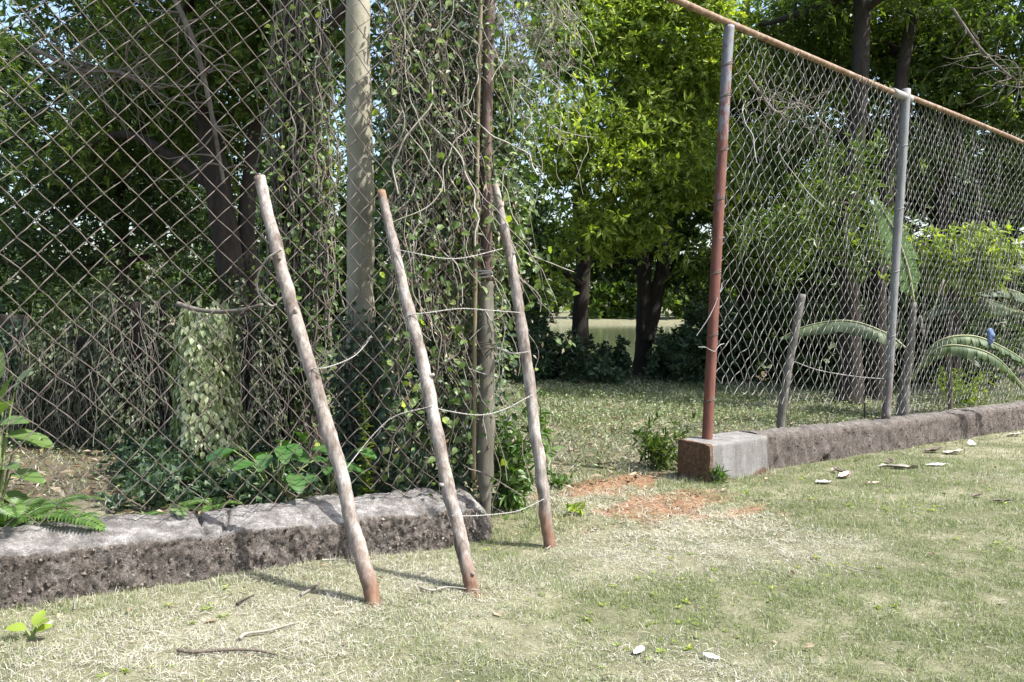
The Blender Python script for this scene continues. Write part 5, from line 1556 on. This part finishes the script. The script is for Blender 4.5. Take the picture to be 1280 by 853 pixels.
def make_lawn_bits():
    rng = np.random.default_rng(911); n = 5200
    X, Y = visible_xy(rng, n, -4.2, 7, 3.0, 9.5); D = SN * Y - CS * X
    k = (D < 4.98) & (rng.uniform(0, 1, len(X)) < .10 + .9 * np.exp(-((D - 4.85) / .38) ** 2) * (.5 + .5 * fbm(xy3(X, Y, 2.0), 2, 6))); X, Y = X[k], Y[k]; n = len(X)
    a = rng.uniform(0, 6.28, n); L = .03 * rng.lognormal(0, .45, n)
    V, T = leaves(np.stack([X, Y, g(X, Y) + rng.uniform(.005, .035, n)], -1), np.stack([np.cos(a), np.sin(a), rng.normal(size=n) * .25], -1), np.array([[0, 0, 1.]]) + .6 * rdir(rng, n), L, L * .45, HEX)
    o = mesh_obj("leaf_litter", V, [T], LF_DRY, None, False); tag(o, "small brown leaf litter in the lawn along the kerbs", "leaf litter", kind="stuff")
    n = 2200; X, Y = visible_xy(rng, n, -4.2, 8, 3.0, 9.5); D = SN * Y - CS * X
    k = (D < 4.9) & (fbm(xy3(X, Y, 1.7), 3, 26) > .2); X, Y = X[k], Y[k]; n = len(X)
    P = np.repeat(np.stack([X, Y, g(X, Y) + .008], -1), 6, 0); a = rng.uniform(0, 6.28, n * 6); L = np.repeat(.028 * rng.uniform(.6, 1.5, n), 6) * rng.uniform(.6, 1.2, n * 6)
    V, T = leaves(P, np.stack([np.cos(a), np.sin(a), rng.uniform(.05, .7, n * 6)], -1), np.array([[0, 0, 1.]]) + .3 * rdir(rng, n * 6), L, L * .42, DIAM)
    o = mesh_obj("lawn_weeds", V, [T], LF_YELLOW, None, False); tag(o, "tiny broadleaf weeds dotted through the lawn", "weeds", kind="stuff")
make_lawn_bits()

def make_clods():
    rng = np.random.default_rng(907); n = 26000
    X = rng.uniform(-2, 4.5, n); Y = rng.uniform(4, 9.5, n); so = soil_mask(X, Y)
    k = rng.uniform(0, 1, n) < so * .5; X, Y = X[k], Y[k]; n = len(X)
    V, T = lumps(rng, np.stack([X, Y, g(X, Y) - .03 * soil_mask(X, Y) + .002], -1), .004 + .014 * rng.uniform(0, 1, n) ** 3)
    o = mesh_obj("soil_clods", V, [T], leaf_mat("soil_clod", [(0, (.10, .055, .038)), (.6, (.22, .135, .095)), (1, (.38, .29, .23))], 0, rough=1, spec=.1), None, False)
    tag(o, "loose crumbs of red earth on the bare patch in the gap", "soil", kind="stuff")
make_clods()

# ------------------------------------------------------------------ fallen leaves, sticks and rubbish on the lawn
PAPER = plain_mat("white_paper", (.50, .49, .46), .7)
DRYL = plain_mat("pale_dry_leaf", (.34, .31, .26), .8)
DARKL = plain_mat("dark_dry_leaf", (.11, .085, .065), .8)
PINK = plain_mat("pinkish_bark", (.52, .38, .33), .8)
def fallen(name, label, cat, px, py, L, wr, mat, yaw, tilt=.2, seed=0, group=None, curl=.25):
    rng = np.random.default_rng(seed); p = on_ground(px, py)
    n, k = 9, 5
    t = np.linspace(0, 1, n)[:, None]; u = np.linspace(-1, 1, k)[None]
    w = L * wr * .5 * np.sin(np.pi * (.06 + .9 * t)) ** .7
    x = (t - .5) * L + 0 * u; y = u * w; L = L * .9; z = .5 * curl * w * u * u * 1.2 + .5 * tilt * L * (t - .3) ** 2 + .004 * rng.normal(size=(n, k)) * (L / .15)
    c, s = math.cos(yaw), math.sin(yaw)
    top = np.stack([p[0] + c * x - s * y, p[1] + s * x + c * y, p[2] + .022 + z], -1)
    V = np.vstack([top.reshape(-1, 3), top.reshape(-1, 3) - [0, 0, .002]])
    ii = np.arange(n * k).reshape(n, k); Q = np.stack([ii[:-1, :-1], ii[1:, :-1], ii[1:, 1:], ii[:-1, 1:]], -1).reshape(-1, 4)
    o = mesh_obj(name, V, [np.vstack([Q, Q[:, ::-1] + n * k])], mat, None, True); tag(o, label, cat, group); return o
G_ = "dry leaves fallen on the lawn"
fallen("dry_leaf", "white curled leaf on the grass, bottom centre, left of its pair", "leaf", 799, 818, .105, .45, PAPER, 1.0, .1, 1, G_)
fallen("dry_leaf", "white pointed leaf on the grass, bottom centre, right of its pair", "leaf", 889, 826, .09, .5, PAPER, 2.4, .1, 2, G_)
fallen("paper_scrap", "white paper scrap just right of the plastered end block", "paper", 1030, 605, .17, .55, PAPER, .1, .15, 3, None)
fallen("bark_chip", "pinkish curled bark chip beside the white scrap by the kerb", "bark", 1056, 598, .2, .55, PINK, .7, .9, 4, None, .8)
fallen("dry_leaf", "dark crumpled leaf behind the pinkish bark chip", "leaf", 1049, 592, .16, .5, DARKL, 2.2, .9, 5, G_, .9)
fallen("dry_leaf", "small orange-brown leaf on the grass right of the bark chip", "leaf", 1090, 606, .15, .28, PINK, .1, .2, 6, G_)
fallen("dry_leaf", "small dark leaf right of the orange-brown leaf", "leaf", 1108, 611, .09, .4, DARKL, .0, .3, 7, G_)
fallen("dry_leaf", "long grey curled leaf lying slantwise before the kerb", "leaf", 1122, 587, .42, .24, DRYL, -.45, .3, 8, G_, .8)
fallen("dry_leaf", "dark leaf at the upper end of the long grey leaf", "leaf", 1112, 580, .16, .5, DARKL, 1.4, .8, 9, G_, .9)
fallen("paper_scrap", "flat white scrap farthest out on the grass before the kerb", "paper", 1171, 583, .27, .35, PAPER, .05, .1, 10, None)
fallen("dry_leaf", "dark curled leaf beyond the flat white scrap", "leaf", 1166, 566, .28, .4, DARKL, .3, .7, 11, G_, .9)
fallen("dry_leaf", "pale leaf pile piece near the right kerb", "leaf", 1192, 568, .30, .4, DRYL, .2, .4, 12, G_, .6)
fallen("paper_scrap", "small upright white scrap on the far kerb grass", "paper", 1215, 558, .15, .7, PAPER, 1.4, 1.8, 13, None)
fallen("dry_leaf", "grey leaf at the right edge beside the kerb", "leaf", 1268, 546, .3, .4, DRYL, .2, .5, 14, G_, .6)
fallen("dry_leaf", "dark leaf on open grass at right, left of two", "leaf", 1222, 622, .12, .5, DARKL, .4, .5, 15, G_, .8)
fallen("dry_leaf", "dark leaf on open grass at right, right of two", "leaf", 1252, 629, .2, .3, DARKL, -.2, .3, 16, G_, .6)
fallen("paper_scrap", "pale torn scrap in the grass beside the seedling", "paper", 59, 787, .06, .7, DRYL, 1.2, 1.2, 17, None)

def stick(label, pix, r, mat, seed, lift=.02, name="fallen_stick"):
    pts = [on_ground(*q) + [0, 0, lift] for q in pix]
    o = Mesh().add(*tube(smooth_path(pts, 30), np.linspace(r, r * .5, 30), 6, True, .25, 14, seed)).build(name, mat); tag(o, label, "stick", "sticks fallen on the lawn")
stick("long brown stick in the grass near the bottom left", [(222, 818), (245, 820), (290, 817), (325, 819), (348, 824)], .010, BARK_MID, 1)
stick("pale curved stick above the long brown stick", [(300, 803), (308, 797), (335, 793), (366, 784)], .010, STEM_PALE, 2)
stick("short slanting twig between the left kerb and the leftmost pole's foot", [(376, 748), (388, 741), (402, 731)], .010, STEM_GREY, 3)
stick("dark forked twig in the grass under the kerb crack", [(296, 760), (306, 754), (318, 748)], .008, BARK_DARK, 4)
stick("thin white straw stalk on the grass at lower right", [(1058, 711), (1075, 716), (1104, 722)], .005, STEM_PALE, 5)
stick("pale stick lying left from the middle pole's foot", [(524, 738), (540, 742), (560, 738), (598, 742)], .008, STEM_PALE, 6)
stick("thin pale stalk standing against the left kerb", [(93, 766), (94, 752)], .004, STEM_PALE, 7)
stick("pale twig lying behind the leftmost pole", [(402, 704), (418, 703), (436, 704)], .007, STEM_PALE, 8)
stick("thin stick leaning at the foot of the rightmost pole", [(683, 690), (690, 684), (698, 676)], .005, STEM_PALE, 9)
